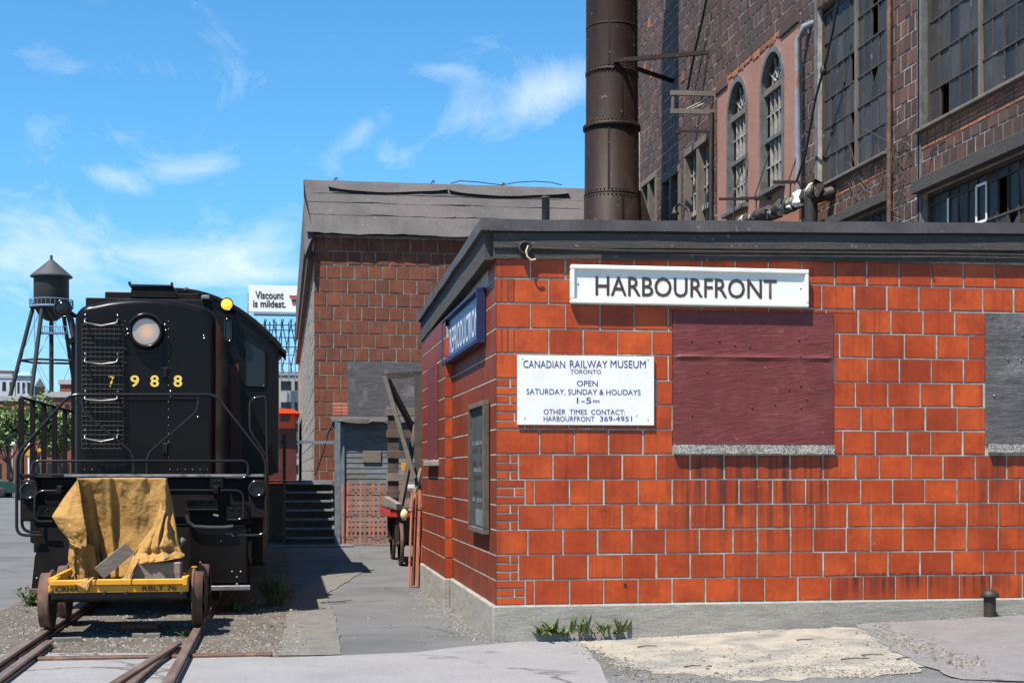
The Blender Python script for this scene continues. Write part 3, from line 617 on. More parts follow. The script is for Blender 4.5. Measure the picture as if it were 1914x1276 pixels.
bd2 = rough_board('window_board', *brd2, YF, 'grey_ply', 0.014, 0.004, 5)
bd['label'] = 'dark maroon painted board'; bd2['label'] = 'grey weathered plywood board'
for (bo, a, c, nn) in ((bd, *brd1, 16), (bd2, *brd2, 18)):
    nb = MB()
    for i in range(nn):
        for x, z in ((a.x + U(.04, c.x - a.x - .04), c.z + U(.05, a.z - c.z - .05)),):
            nb.lathe([(0.009, 0), (0.007, -0.006), (0.0, -0.008)], (x, YF - 0.020, z), 8, 'y')
    nb.build('nail_heads', 'maroon' if bo is bd else 'steel', bo, kind='stuff')
for a, c in ((P(1258, 831, YF), P(1557, 848, YF)), (P(1846, 830, YF), P(2145, 846, YF))):
    b = MB(); bm = bmesh.new(); bmesh.ops.create_cube(bm, size=1)
    lo, hi = Vector((a.x, YF - 0.055, c.z)), Vector((c.x, YF + 0.05, a.z))
    for v in bm.verts: v.co = Vector([lo[i] if v.co[i] < 0 else hi[i] for i in range(3)])
    bmesh.ops.subdivide_edges(bm, edges=[e for e in bm.edges if abs(e.verts[0].co.x - e.verts[1].co.x) > .5], cuts=40)
    for v in bm.verts: v.co += Vector((0, U(-.004, .004), U(-.004, .003)))
    b.bm(bm); b.build('sill', 'granite', bld)
# fascia boards, drip edge and roof cap: front and left
def sl(name, m, pts_in, pts_out, z_off0, z_off1, w):   # strip following the eaves
    pass
rz = roof_z
xo = XL - 0.06; yo = YF - 0.06
def plank(name, m, p0, p1, th, zlo, zhi, n=14, wob=0.004):
    """eaves board from p0 to p1 (x,y), thickness outward th, between roof height + zlo and + zhi"""
    p0 = Vector(p0); p1 = Vector(p1); d = (p1 - p0); nrm = Vector((d.y, -d.x)).normalized(); b = MB(); vs = []
    for i in range(n + 1):
        p = p0 + d * i / n; z = rz(p.x, p.y); a, c = U(-wob, wob), U(-wob, wob); o = nrm * (th + U(-wob, wob) * .4)
        vs += [(p.x, p.y, z + zlo + a), (p.x + o.x, p.y + o.y, z + zlo + a), (p.x + o.x, p.y + o.y, z + zhi + c), (p.x, p.y, z + zhi + c)]
    fs = []
    for i in range(n):
        q = 4 * i
        for k in range(4): fs.append((q + k, q + (k + 1) % 4, q + 4 + (k + 1) % 4, q + 4 + k))
    b.add(vs, fs + [(0, 1, 2, 3), (4 * n, 4 * n + 1, 4 * n + 2, 4 * n + 3)])
    return b.build(name, m, bld)
plank('fascia', 'fascia', (XL - 0.028, YF), (XR, YF), 0.030, -0.02, 0.25)
plank('fascia_strip', 'fascia', (XL + 1.0, YF - 0.030), (XR, YF - 0.030), 0.018, -0.035, 0.02)
plank('fascia_strip', 'fascia', (XL - 0.03, YF - 0.030), (XR, YF - 0.030), 0.022, 0.08, 0.215)
plank('roof_edge', 'tar', (XL - 0.07, YF), (XR, YF), 0.085, 0.235, 0.34, wob=0.006)
plank('fascia', 'fascia', (XL, YB), (XL, YF - 0.0), 0.105, -0.03, 0.24)
plank('roof_edge', 'tar', (XL, YB), (XL, YF - 0.085), 0.15, 0.235, 0.342, wob=0.006)
b = MB(); b.add([(XL - .02, YF - .02, rz(XL, YF) + .345), (XR, YF - .02, rz(XR, YF) + .345), (XR, YB, rz(XR, YB) + .345), (XL - .02, YB, rz(XL, YB) + .345)], [(0, 1, 2, 3)])
b.build('roof', 'tar', bld)
# vent stub on the roof, conduit and pigtail under the eaves
b = MB(); c = P(1020, 412, 16.0); zv = P(1020, 368, 16.0).z; b.lathe([(0.045, -1.0), (0.045, -.02), (0.052, -.015), (0.052, 0), (0.0, 0)], (c.x, 16.0, zv), 16); b.build('vent_stub', 'tar', bld)
a = P(985, 466, YF); e = P(1730, 478, YF)
b = MB(); b.tube([(a.x + .02, YF - .075, a.z), (a.x + 1, YF - .072, a.z - .004), (e.x, YF - .072, e.z + 0.01), (XR, YF - .072, e.z + .03)], 0.013, 8); b.build('conduit', 'iron', bld)
b = MB(); b.lathe([(0.062, 0), (0.062, -0.035), (0.045, -0.035), (0.04, -0.004), (0.0, -0.004)], (P(979, 465, YF).x, YF - 0.05, P(979, 465, YF).z), 18, 'y'); b.build('junction_hole', 'iron', bld)
q = [P(*t, YF) + Vector((0, -.10, 0)) for t in ((984, 462), (980, 472), (982, 482), (989, 489), (998, 487))]
b = MB(); b.tube(q, 0.008, 6); b.build('wire_tail', 'cream', bld)
b = MB(); w = P(1733, 483, YF); b.tube([(w.x, YF - .05, w.z), (w.x + .01, YF - .07, w.z - .06), (w.x + .035, YF - .03, w.z - .15)], 0.005, 5); b.build('wire_tail', 'iron', bld)
# hole in a tile
h = P(1168, 1092, YF); b = MB(); b.lathe([(0.016, -.0135), (0.012, -.012), (0, -.012)], (h.x, YF, h.z), 10, 'y'); b.build('bolt_hole', 'void', bld)

# HARBOURFRONT sign
sa, sb = P(1064, 496, YF), P(1507, 575, YF)
zt = P(1064, 496, YF).z; zb = P(1064, 568, YF).z
sg = empty('name_board', ((sa.x + sb.x) / 2, YF, zb), 'long white framed sign reading HARBOURFRONT in brown letters', 'sign')
x0, x1 = sa.x, sb.x; yy = YF - 0.055
b = MB(); b.box((x0 + .03, yy + .005, zb + .03), (x1 - .03, YF - 0.014, zt - .03)); b.build('panel', 'white', sg)
for nm, (p, q) in (('frame', ((x0, zb), (x1, zb + .042))), ('frame', ((x0, zt - .042), (x1, zt))), ('frame', ((x0, zb + .0425), (x0 + .04, zt - .0425))), ('frame', ((x1 - .04, zb + .0425), (x1, zt - .0425)))):
    b = MB(); b.bbox((p[0], yy - .026, p[1]), (q[0], YF - .012, q[1]), 0.008); b.build(nm, 'white', sg)
t0, t1 = P(1113, 537, YF - .055), P(1452, 537, YF - .055)
text('lettering', 'HARBOURFRONT', 'brown_ink', 'F', yy + .005, (t0.x + t1.x) / 2, (zt + zb) / 2 - .012, t1.x - t0.x, 0.187, sg, bold=0.008)
for x in (x0 + .075, x1 - .075):
    b = MB(); b.lathe([(.008, -.004), (0, -.006)], (x, yy + .005, (zt + zb) / 2), 8, 'y'); b.build('screw', 'iron', sg)
# museum notice
a, c = P(966, 664, YF), P(1221, 795, YF)
sg = empty('museum_sign', ((a.x + c.x) / 2, YF, c.z), 'white notice with blue letters reading CANADIAN RAILWAY MUSEUM', 'sign')
b = MB(); b.bbox((a.x, YF - 0.036, c.z), (c.x, YF - 0.012, a.z), 0.003); b.build('panel', 'white', sg)
for s, pxa, pxb, y, hp, bo in (('CANADIAN', 978, 1056, 680, 14, 0), ('RAILWAY', 1065, 1135, 680, 14, 0), ('MUSEUM', 1141, 1207, 680, 14, 0), ('TORONTO', 1066, 1123, 694, 8, 0), ('OPEN', 1078, 1117, 716, 10.5, 0), ('SATURDAY, SUNDAY & HOLIDAYS', 984, 1197, 732, 12, 0),
        ('1-5', 1078, 1105, 748, 11, 0.0), ('PM', 1108, 1120, 750, 6, 0.0), ('OTHER  TIMES  CONTACT:', 1016, 1168, 769, 9.5, 0), ('HARBOURFRONT', 1016, 1111, 782, 9.5, 0), ('369-4951', 1121, 1181, 782, 9.5, 0)):
    p, q = P(pxa, y, YF - .036), P(pxb, y, YF - .036)
    text('lettering', s, 'blue_ink', 'F', YF - .036, (p.x + q.x) / 2, p.z, q.x - p.x, hp / 198, sg, out_=.003, bold=bo)
for (x, z) in ((a.x + .05, a.z - .035), (c.x - .06, a.z - .03), (a.x + .07, c.z + .06), (c.x - .06, c.z + .05), (c.x - .17, c.z + .09)):
    b = MB(); b.lathe([(.006, -.002), (0, -.004)], (x, YF - .036, z), 7, 'y'); b.build('screw', 'iron', sg)
# blue framed sign on the side wall
sg = empty('blue_sign', (XL, 15.6, 2.85), 'dark blue boxed sign with tall pale letters on the side wall', 'sign')
bx = XL - 0.02
b = MB(); b.box((bx - .03, 14.05, 2.90), (bx, 17.1, 3.36)); b.build('panel', 'blue_face', sg)
for (y0, y1, z0, z1) in ((14.0, 17.15, 2.855, 2.90), (14.0, 17.15, 3.36, 3.395), (14.0, 14.05, 2.9005, 3.3595), (17.10, 17.15, 2.9005, 3.3595)):
    b = MB(); b.bbox((bx - .075, y0, z0), (bx + .012, y1, z1), .004); b.build('frame', 'blue', sg)
b = MB(); b.box((bx - .034, 17.0, 2.91), (bx - .0305, 17.085, 3.30)); b.build('edge_strip', 'cream', sg)
text('lettering', 'REPRODUCTION', 'pale_ink', 'S', bx - .03, 15.45, 3.10, 2.45, 0.29, sg, out_=.004, bold=.01)
for z in (2.98, 3.06, 3.14, 3.22):
    b = MB(); b.box((bx - .0345, 14.12, z), (bx - .0305, 14.3, z + .035)); b.build('small_mark', 'pale_ink', sg)
# glazed notice case on the side wall near the corner
sg = empty('notice_case', (XL, 14.3, 1.0), 'narrow grey framed notice board hanging on the side wall', 'notice board')
y0, y1, z0, z1 = 13.72, 14.88, 0.99, 2.28
b = MB(); b.box((bx - .015, y0 + .03, z0 + .03), (bx + .008, y1 - .03, z1 - .03)); b.build('panel', 'chalk', sg)
for (p, q, r, s) in ((y0, y1, z0, z0 + .05), (y0, y1, z1 - .05, z1), (y0, y0 + .06, z0 + .0505, z1 - .0505), (y1 - .06, y1, z0 + .0505, z1 - .0505)):
    b = MB(); b.bbox((bx - .05, p, r), (bx + .01, q, s), .005); b.build('frame', 'wood_dark', sg)
for i, z in enumerate((1.86, 1.79, 1.66, 1.59, 1.52, 1.36, 1.29)):
    b = MB()
    for k in range(9):
        if R() < .8: b.box((bx - .019, y0 + .15 + k * .1, z), (bx - .0155, y0 + .15 + k * .1 + U(.04, .08), z + .04))
    b.build('letter_row', 'ink' if i % 3 else 'chalk_mark', sg)
b = MB(); b.box((bx - .018, y0 + .3, 1.06), (bx - .0155, y0 + .8, 1.22)); b.build('notice', 'chalk_mark', sg)
# vent pipe with mushroom cap
c = P(1850, 1158, YF - 0.16); zg = gh(c.x, YF - .16)
vp = empty('vent_pipe', (c.x, YF - .16, zg), 'short black vent pipe with a domed cap by the wall', 'pipe')
b = MB(); b.lathe([(0.058, -.05), (0.058, 0.22)], (c.x, YF - .16, zg), 18); b.build('pipe', 'iron', vp)
b = MB(); b.lathe([(0.055, .20), (0.086, .205), (0.088, .215), (0.078, .245), (0.05, .27), (0.02, .28), (0, .282)], (c.x, YF - .16, zg), 18); b.build('cap', 'iron', vp)
# ================================================================ MIDDLE TILE WAREHOUSE
YM = 33.2; XM0, XM1 = 0.70, 8.2; YME = 70.0
mid = empty('tile_warehouse', (XM0, YM, 0), 'tall red hollow tile building with a grey felt roof behind the stairs', 'building')
b = MB(); b.box((XM0, YM, 0), (XM1, YME, 7.25)); b.build('wall', 'mid_mortar', mid)
pw0, pw1 = P(652, 677, YM), P(800, 778, YM)
hw = (pw0.x, pw1.x, pw1.z, pw0.z)
T = 0.318
ps = courses(XM0 - 0.01, XM1, 0.05, 23, T, T * 0.985, 0.022, [hw], shift=0.13, jw=0.006)
# the lower left corner was rebuilt with thin bricks
random.seed(21)
bk = []
for (px0, px1, py0, py1) in ((622, 650, 758, 776),):
    a, c = P(px0, py0, YM), P(px1, py1, YM); z = c.z
    while z < a.z:
        x = a.x
        while x < c.x: bk.append((x, min(x + .2, c.x), z, z + .06)); x += .212
        z += .072
ps2 = []
for p in ps:
    for r in sub_rects(p, [(min(q[0] for q in bk) - .01, max(q[1] for q in bk) + .01, min(q[2] for q in bk) - .01, max(q[3] for q in bk) + .01)]):
        if r[1] - r[0] > .03 and r[3] - r[2] > .03: ps2.append(r)
masonry(mid, 'tile', 'mid_tile', 'F', YM, [p for p in ps2 if p[3] < 7.2], 0.009, 298, 'wall_tiles', e=0.006, jit=0.005)
masonry(mid, 'brick', 'slat', 'F', YM, bk, 0.012, 60, 'bricks')
sp = courses(YM, YME, 0.05, 23, 0.32, T * 0.985, 0.03, [], shift=0.1, jw=0.008)
masonry(mid, 'side_tile', MT['mid_mortar'], 'S', XM0, [p for p in sp if R() < .9], 0.012, 0, 'side_wall_tiles', jit=0.008)
b = MB(); b.bbox((hw[0] - .03, YM - .03, hw[2]), (hw[1], YM + .05, hw[3] + .02), .005); b.build('boarded_window', 'grey_ply', mid)
# roof: steep felted front slope with lapped sheets, a left verge and a flat top
def slope(z): t = (z - 7.02) / (8.40 - 7.02); return YM - 0.14 + 1.15 * t
rows = [7.02, 7.52, 7.86, 8.10, 8.40]
r_ = MB(); r_.add([(XM0 - .2, slope(7.02) + .05, 6.99), (XM1 + .1, slope(7.02) + .05, 6.99), (XM1 + .1, slope(8.4) + .03, 8.37), (XM0 - .2, slope(8.4) + .03, 8.37), (XM0 - .2, 60, 8.33), (XM1 + .1, 60, 8.33), (XM1 + .1, 60, 6.99), (XM0 - .2, 60, 6.99)],
    [(0, 1, 2, 3), (3, 2, 5, 4), (4, 5, 6, 7), (0, 3, 4, 7), (1, 6, 5, 2), (0, 7, 6, 1)])
roof = r_.build('roof', 'felt', mid)
random.seed(5)
for i in range(4):
    xs = [XM0 - .21, XM0 + 3.0 + .25 * i, XM1 + .1]
    for j in range(2):
        x0, x1 = xs[j], xs[j + 1]; n = 22; vs = []
        z0, z1 = rows[i] - .03, rows[i + 1] + .02
        for k in range(n + 1):
            x = x0 + (x1 - x0) * k / n; wv = .012 * math.sin(x * 3 + i) + U(-.01, .01); o = .045 + .014 * (j == 0) + .018 * R() * (i == 0)
            vs += [(x, slope(z0) - o, z0 + wv), (x, slope(z1) - .03 - .006 * (j == 0), z1), (x, slope(z0) - o + .02, z0 + wv)]
        fs = [(3 * k, 3 * k + 3, 3 * k + 4, 3 * k + 1) for k in range(n)] + [(3 * k + 2, 3 * k + 5, 3 * k + 3, 3 * k) for k in range(n)]
        MB().add(vs, fs).build('felt_sheet', 'felt', mid)
# torn cap flashing curling off the top edge
for (pa, pb) in ((612, 835), (838, 1062)):
    n = 26; vs = []
    for k in range(n + 1):
        s = k / n; x = P(pa + (pb - pa) * s, 350, slope(8.15)).x; lift = .10 * abs(2 * s - 1) ** 6 + .02 * math.sin(9 * s)
        zb = 8.14 - .02 * math.sin(6 * s) + lift * .9
        vs += [(x, slope(8.40) + .02, 8.425 + .012 * math.sin(17 * s)), (x, slope(8.30) - .07, 8.33), (x, slope(zb) - .13 - lift * .6, zb)]
    MB().add(vs, [(3 * k + q, 3 * k + 3 + q, 3 * k + 4 + q, 3 * k + 1 + q) for k in range(n) for q in (0, 1)]).build('cap_flashing', 'felt', mid)
# left verge board and eave running back
b = MB(); b.add([(XM0 - .24, slope(8.42), 8.43), (XM0 - .24, slope(7.9) - .3, 7.9), (XM0 - .23, YM - .30, 6.45), (XM0 - .22, YM + .05, 6.42), (XM0 - .10, YM + .05, 6.42), (XM0 - .02, YM - .16, 7.0), (XM0 - .1, slope(8.42), 8.43)], [(0, 1, 2, 3), (1, 5, 2), (0, 6, 5, 1), (2, 5, 4, 3)])
b.build('verge', 'felt', mid)
b = MB(); b.box((XM0 - .16, YM + .05, 6.42), (XM0 + .02, 66, 6.60)); b.build('eave', 'wood_dark', mid)
for px in (624, 806, 938):
    p = P(px, 344, slope(8.4)); b = MB(); b.tube([(p.x, p.y + .1, 8.38), (p.x + .02, p.y + .1, 8.47), (p.x + .06, p.y + .1, 8.52), (p.x + .09, p.y + .1, 8.47)], .02, 6); b.build('hook', 'iron', mid)
pp = [P(px, py, slope(8.4) + .1) for px, py in ((842, 343), (860, 338), (890, 340), (938, 346), (965, 341), (1000, 339), (1030, 341), (1050, 346))]
b = MB(); b.tube(pp, .012, 5); b.build('loose_wire', 'iron', mid)

# ================================================================ SMOKESTACK
cx, cy = 7.36, 32.04
stk = empty('smokestack', (cx, cy, 0), 'tall rusty brown steel smokestack rising behind the tiled building', 'chimney')
zz = lambda py: CAMZ - (py - HY) / FPX * 32.2
b = MB(); b.lathe([(.632, 3.0), (.632, zz(358)), (.618, zz(357)), (.612, zz(230)), (.588, zz(225)), (.584, zz(0)), (.58, 17), (.52, 17.02)], (cx, cy, 0), 48); b.build('shaft', 'stack', stk)
for py, r, h in ((229, .655, .05), (126, .60, .045), (357, .636, .02), (40, .592, .02)):
    z = zz(py); b = MB(); b.lathe([(r - .03, z - h), (r, z - h * .9), (r, z + h * .9), (r - .03, z + h)], (cx, cy, 0), 48); b.build('band', 'stack', stk)
b = MB(); b.prism([(cx + .55, cy - .3, 3), (cx + 1.05, cy - .3, 3), (cx + .86, cy - .3, zz(412)), (cx + .62, cy - .3, zz(350)), (cx + .55, cy - .3, zz(350))], (0, 0, 0), (0, .6, 0)); b.build('flue_duct', 'stack', stk)
for k, (pa, pb) in enumerate(((0, 126), (126, 229), (229, 357), (357, 430))):
    for a_ in (-1.9 + .5 * (k % 2), -.75 + .4 * (k % 2)):
        rr = (.59, .592, .619, .638)[k]; x_, y_ = cx + rr * math.cos(a_), cy + rr * math.sin(a_)
        b = MB(); b.bar((x_, y_, zz(pb) + .06), (cx + (rr - .006) * math.cos(a_), cy + (rr - .006) * math.sin(a_), zz(pa) - .06), .05, .012, (math.cos(a_), math.sin(a_), 0)); b.build('plate_seam', 'stack', stk)
for py, rr in ((234, .622), (222, .595), (362, .636), (352, .622), (131, .592), (120, .59)):
    b = MB()
    for k in range(22):
        a_ = -math.pi * (k + .5) / 22; c_ = Vector((cx + rr * math.cos(a_), cy + rr * math.sin(a_), zz(py)))
        b.lathe([(.0, .018), (.012, .012), (.018, 0), (.012, -.012), (0, -.018)], c_, 6)
    b.build('rivet_row', 'stack', stk, kind='stuff')
w1 = Q(1325, 98, 9.17); w2 = Q(1258, 152, 9.17)
b = MB(); b.bar((cx - .1, cy - .6, w1.z), w1, .07, .09); b.build('strut', 'stack', stk)
b = MB(); b.bar((cx + .5, cy + .3, w2.z), w2, .07, .09); b.build('strut', 'stack', stk)

# ================================================================ FACTORY
XF = 9.17; FY0, FY1, FZ0, FZ1 = 12.5, 40.3, 3.0, 14.6
fac = empty('factory', (XF, FY0, 0), 'big sooty brown tile factory with broken steel sash windows', 'factory')
def fy(px): return Q(px, 500, XF).y
def fz(px, py): return Q(px, py, XF).z
# openings as (y0,y1,z0,z1)
W1 = (fy(1660), fy(1528), 6.50, 9.62); W2 = (fy(1916) - .25, fy(1722), 6.56, 9.9)
W1b = (fy(1662), fy(1528), 3.4, 5.70); W2b = (fy(1916) - .25, fy(1724), 3.4, 5.62)
PK = (fy(1494), fy(1342), 3.4, 9.80)
Bw = (fy(1332), fy(1283), 4.2, fz(1307, 268)); Cw = (fy(1228), fy(1202), 4.2, fz(1214, 335)); Cw2 = (fy(1272), fy(1240), 4.2, fz(1256, 325))
W0 = (13.2, 16.1, 6.56, 9.9); W3_ = (FY0 + .3, 16.1, 3.4, 5.62)
holes = [W1, W2, W1b, W2b, PK, Bw, Cw, Cw2]
b = MB()
for r in sub_rects((FY0, FY1, 0, FZ1), holes): b.box((XF, r[0], r[2]), (XF + .35, r[1], r[3]))
b.build('wall', 'fac_mortar', fac)
b = MB(); b.box((XF + .36, FY0, 0), (XF + 14, FY1, FZ1)); b.build('interior', 'void', fac)
b = MB(); b.box((XF - .15, FY0 - .1, FZ1), (XF + 14, FY1 + .1, FZ1 + .3)); b.build('roof', 'tar', fac)
random.seed(11)
tp = courses(FY0, FY1, 3.1, 46, 0.25, 0.25, 0.021, holes, shift=0.05, jw=0.004)
# two rows of taller stretcher tiles under the upper windows give way to thin grooved bricks
thinb = []
for Wn in (W1, W2):
    zb = Wn[2] - .30; tp = [q for p in tp for q in sub_rects(p, [(Wn[0] - .02, Wn[1] + .02, zb - .005, Wn[2])]) if q[3] - q[2] > .03 and q[1] - q[0] > .03]
    for k in range(4):
        y = Wn[0]
        while y < Wn[1]: thinb.append((y, min(y + .24, Wn[1]), zb + k * .06, zb + k * .06 + .046)); y += .25
tp = [p for p in tp if p[3] < FZ1]
masonry(fac, 'tile', 'fac_tile', 'S', XF, tp, 0.009, 300, 'wall_tiles', e=0.006, jit=0.005)
MT['orange_brick'] = mat('raw_orange_brick', (0.33, 0.115, 0.05), (0.17, 0.06, 0.035), rough=0.85, sc=2.2, bmp=0.4, var=.3)
masonry(fac, 'brick', 'orange_brick', 'S', XF, thinb, 0.012, 120, 'sill_bricks', e=0.004, jit=0.002)
for px, py in ((1214, 45), (1277, 143), (1206, 128), (1218, 138)):     # bare orange tiles
    q = Q(px, py, XF); b = MB(); b.box((XF - .021, q.y - .11, q.z - .11), (XF - .002, q.y + .11, q.z + .11)); b.build('bare_tile', 'orange_brick', fac)

def sash(nm, Wn, cols, rows_z, mull, missing=(), white=(), dirt=0.0, lab=None):
    """steel sash window: frame, bars and single panes; u runs from far (left in view) to near"""
    y0, y1, z0, z1 = Wn
    w = MB(); xg = XF + .13
    fr = .05
    w.box((xg - .05, y0, z0), (xg + .05, y1, z0 + fr)); w.box((xg - .05, y0, z1 - fr), (xg + .05, y1, z1))
    w.box((xg - .05, y0, z0 + fr + .001), (xg + .05, y0 + fr, z1 - fr - .001)); w.box((xg - .05, y1 - fr, z0 + fr + .001), (xg + .05, y1, z1 - fr - .001))
    win = w.build(nm, 'sash', fac, label=lab)
    us = [y1 - fr - (y1 - y0 - 2 * fr) * i / cols for i in range(cols + 1)]
    bars = MB(); mu = MB()
    for i in range(1, cols):
        t = .035 if i in mull else .011
        (mu if i in mull else bars).box((xg - (.05 if i in mull else .02), us[i] - t, z0 + fr), (xg + .015, us[i] + t, z1 - fr))
    zs = [z for z in rows_z if z0 + fr < z < z1 - fr]
    for z in zs: bars.box((xg - .024, y0 + fr, z - .014), (xg + .012, y1 - fr, z + .014))
    bars.build('glazing_bars', 'sash', win)
    if mu.v: mu.build('mullion', 'frame_brown', win)
    zl = [z0 + fr] + zs + [z1 - fr]
    for i in range(cols):
        for j in range(len(zl) - 1):
            if (i, j) in missing: continue
            a, c = us[i + 1] + .009, us[i] - .009; p, q = zl[j] + .012, zl[j + 1] - .012
            if q - p < .03: continue
            t1, t2 = U(-.012, .012), U(-.012, .012); br = R() < dirt
            vs = [(xg - .006 + t1, a, p), (xg - .006 + t2, c, p), (xg - .006 - t1, c, q), (xg - .006 - t2, a, q)]
            if br: vs[2] = (xg, c, p + (q - p) * U(.3, .7))
            pn = MB(); pn.add(vs + [(v[0] + .004, v[1], v[2]) for v in vs], [(0, 1, 2, 3), (7, 6, 5, 4), (0, 1, 5, 4), (1, 2, 6, 5), (2, 3, 7, 6), (3, 0, 4, 7)])
            pn.build('pane', 'pane', win)
    for (i, j, side) in white:
        wb = MB()
        a, c = us[i + 1], us[i]; p, q = zl[j], zl[j + 1]
        if side in 'LB': wb.box((xg - .035, c - .02, p), (xg - .0245, c + .02, q))
        if side in 'B': wb.box((xg - .035, a - .015, p), (xg - .0245, a + .015, q))
        wb.box((xg - .036, a, p - .018), (xg - .0245, c, p + .018))
        if side == 'B': wb.box((xg - .036, a, q - .018), (xg - .0245, c, q + .018))
        wb.build('fresh_putty', 'white', win)
    return win
random.seed(14)
rz1 = [6.50 + .05 + .49 * k for k in range(1, 7)]
sash('window', W1, 10, rz1, (5,), missing={(4, 3), (7, 4), (7, 5), (4, 0), (8, 6)}, dirt=.05, lab='tall broken sash window right of the grey downpipe')
rz2 = [6.56 + .05 + .50 * k for k in range(1, 7)]
sash('window', W2, 10, rz2, (5,), missing={(1, 0), (3, 6), (8, 5)}, dirt=.03, lab='tall paired sash window at the upper right edge')
rz3 = [3.45 + .5 * k for k in range(1, 8) if 3.45 + .5 * k < 5.55]
sash('window', W1b, 10, rz3, (5,), dirt=.03)
sash('window', W2b, 11, rz3, (), white=((2, 3, 'L'), (5, 3, 'B')), missing={(7, 3)}, dirt=.03, lab='lower sash window with pale putty round single panes')
# timber lintels and sills
for Wn, nm, zo, h, m in ((W2b, 'lintel', Wn_z := W2b[3] + .003, .20, 'fascia'), (W1b, 'lintel', W1b[3] + .003, .16, 'fascia')):
    b = MB(); b.bbox((XF - .14, Wn[0] - .1, zo), (XF + .05, Wn[1] + .08, zo + h), .01); b.build(nm, m, fac)
for Wn in (W1, W2):
    b = MB(); b.bbox((XF - .10, Wn[0] - .05, Wn[2] - .055), (XF + .1, Wn[1] + .05, Wn[2] - .003), .01); b.build('sill', 'frame_brown', fac)
for y in (W1[1], W2[1], W1[0] - .10, W2b[1]):
    b = MB(); b.bbox((XF - .03, y + .003, 3.4), (XF + .1, y + .095, 9.9), .01); b.build('casing', 'casing' if y != W1[0] - .10 else 'sash', fac)
b = MB(); b.tube([(XF - .06, W1[0] - .18, 3.3), (XF - .06, W1[0] - .18, 9.9)], .04, 8); b.build('conduit', 'rust', fac)

# pink stucco bay with two arched windows
A1 = (fy(1398), fy(1362)); A2 = (fy(1466), fy(1424))
zs_, zsp = 6.95, 8.92
b = MB(); xs0, xs1 = XF - .012, XF + .20
def sb(y0, y1, z0, z1): b.box((xs0, y0, z0), (xs1, y1, z1))
sb(PK[0], A2[0], PK[2], PK[3]); sb(A2[1], A1[0], PK[2], PK[3]); sb(A1[1], PK[1], PK[2], PK[3])
for A in (A1, A2):
    sb(A[0], A[1], PK[2], zs_)
    c = (A[0] + A[1]) / 2; r = (A[1] - A[0]) / 2; n = 16; rz_ = (9.60 - zsp)
    pts = [(c - r * math.cos(math.pi * k / n), zsp + rz_ * math.sin(math.pi * k / n)) for k in range(n + 1)]
    for k in range(n):
        (ya, za), (yb, zb) = pts[k], pts[k + 1]
        b.prism([(xs0, ya, za), (xs0, yb, zb), (xs0, yb, PK[3]), (xs0, ya, PK[3])], (0, 0, 0), (.21, 0, 0))
b.build('stucco_bay', 'stucco', fac)
for (y0, y1, z0, z1) in ((PK[0] - .02, PK[0] + .95, 9.66, 9.92), (PK[1] - .75, PK[1] + .05, 9.62, 9.86)):
    b = MB(); b.bbox((XF - .05, y0, z0), (XF + .02, y1, z1), .02); b.build('rough_band', 'fac_tile', fac)
random.seed(9)
b = MB(); y = PK[0] + .9
while y < PK[1] - .7:
    w = U(.1, .3); b.bbox((XF - .03, y, 9.70 + U(-.04, .04)), (XF + .02, y + w, 9.83), .02); y += w
b.build('broken_edge', 'orange_brick', fac)
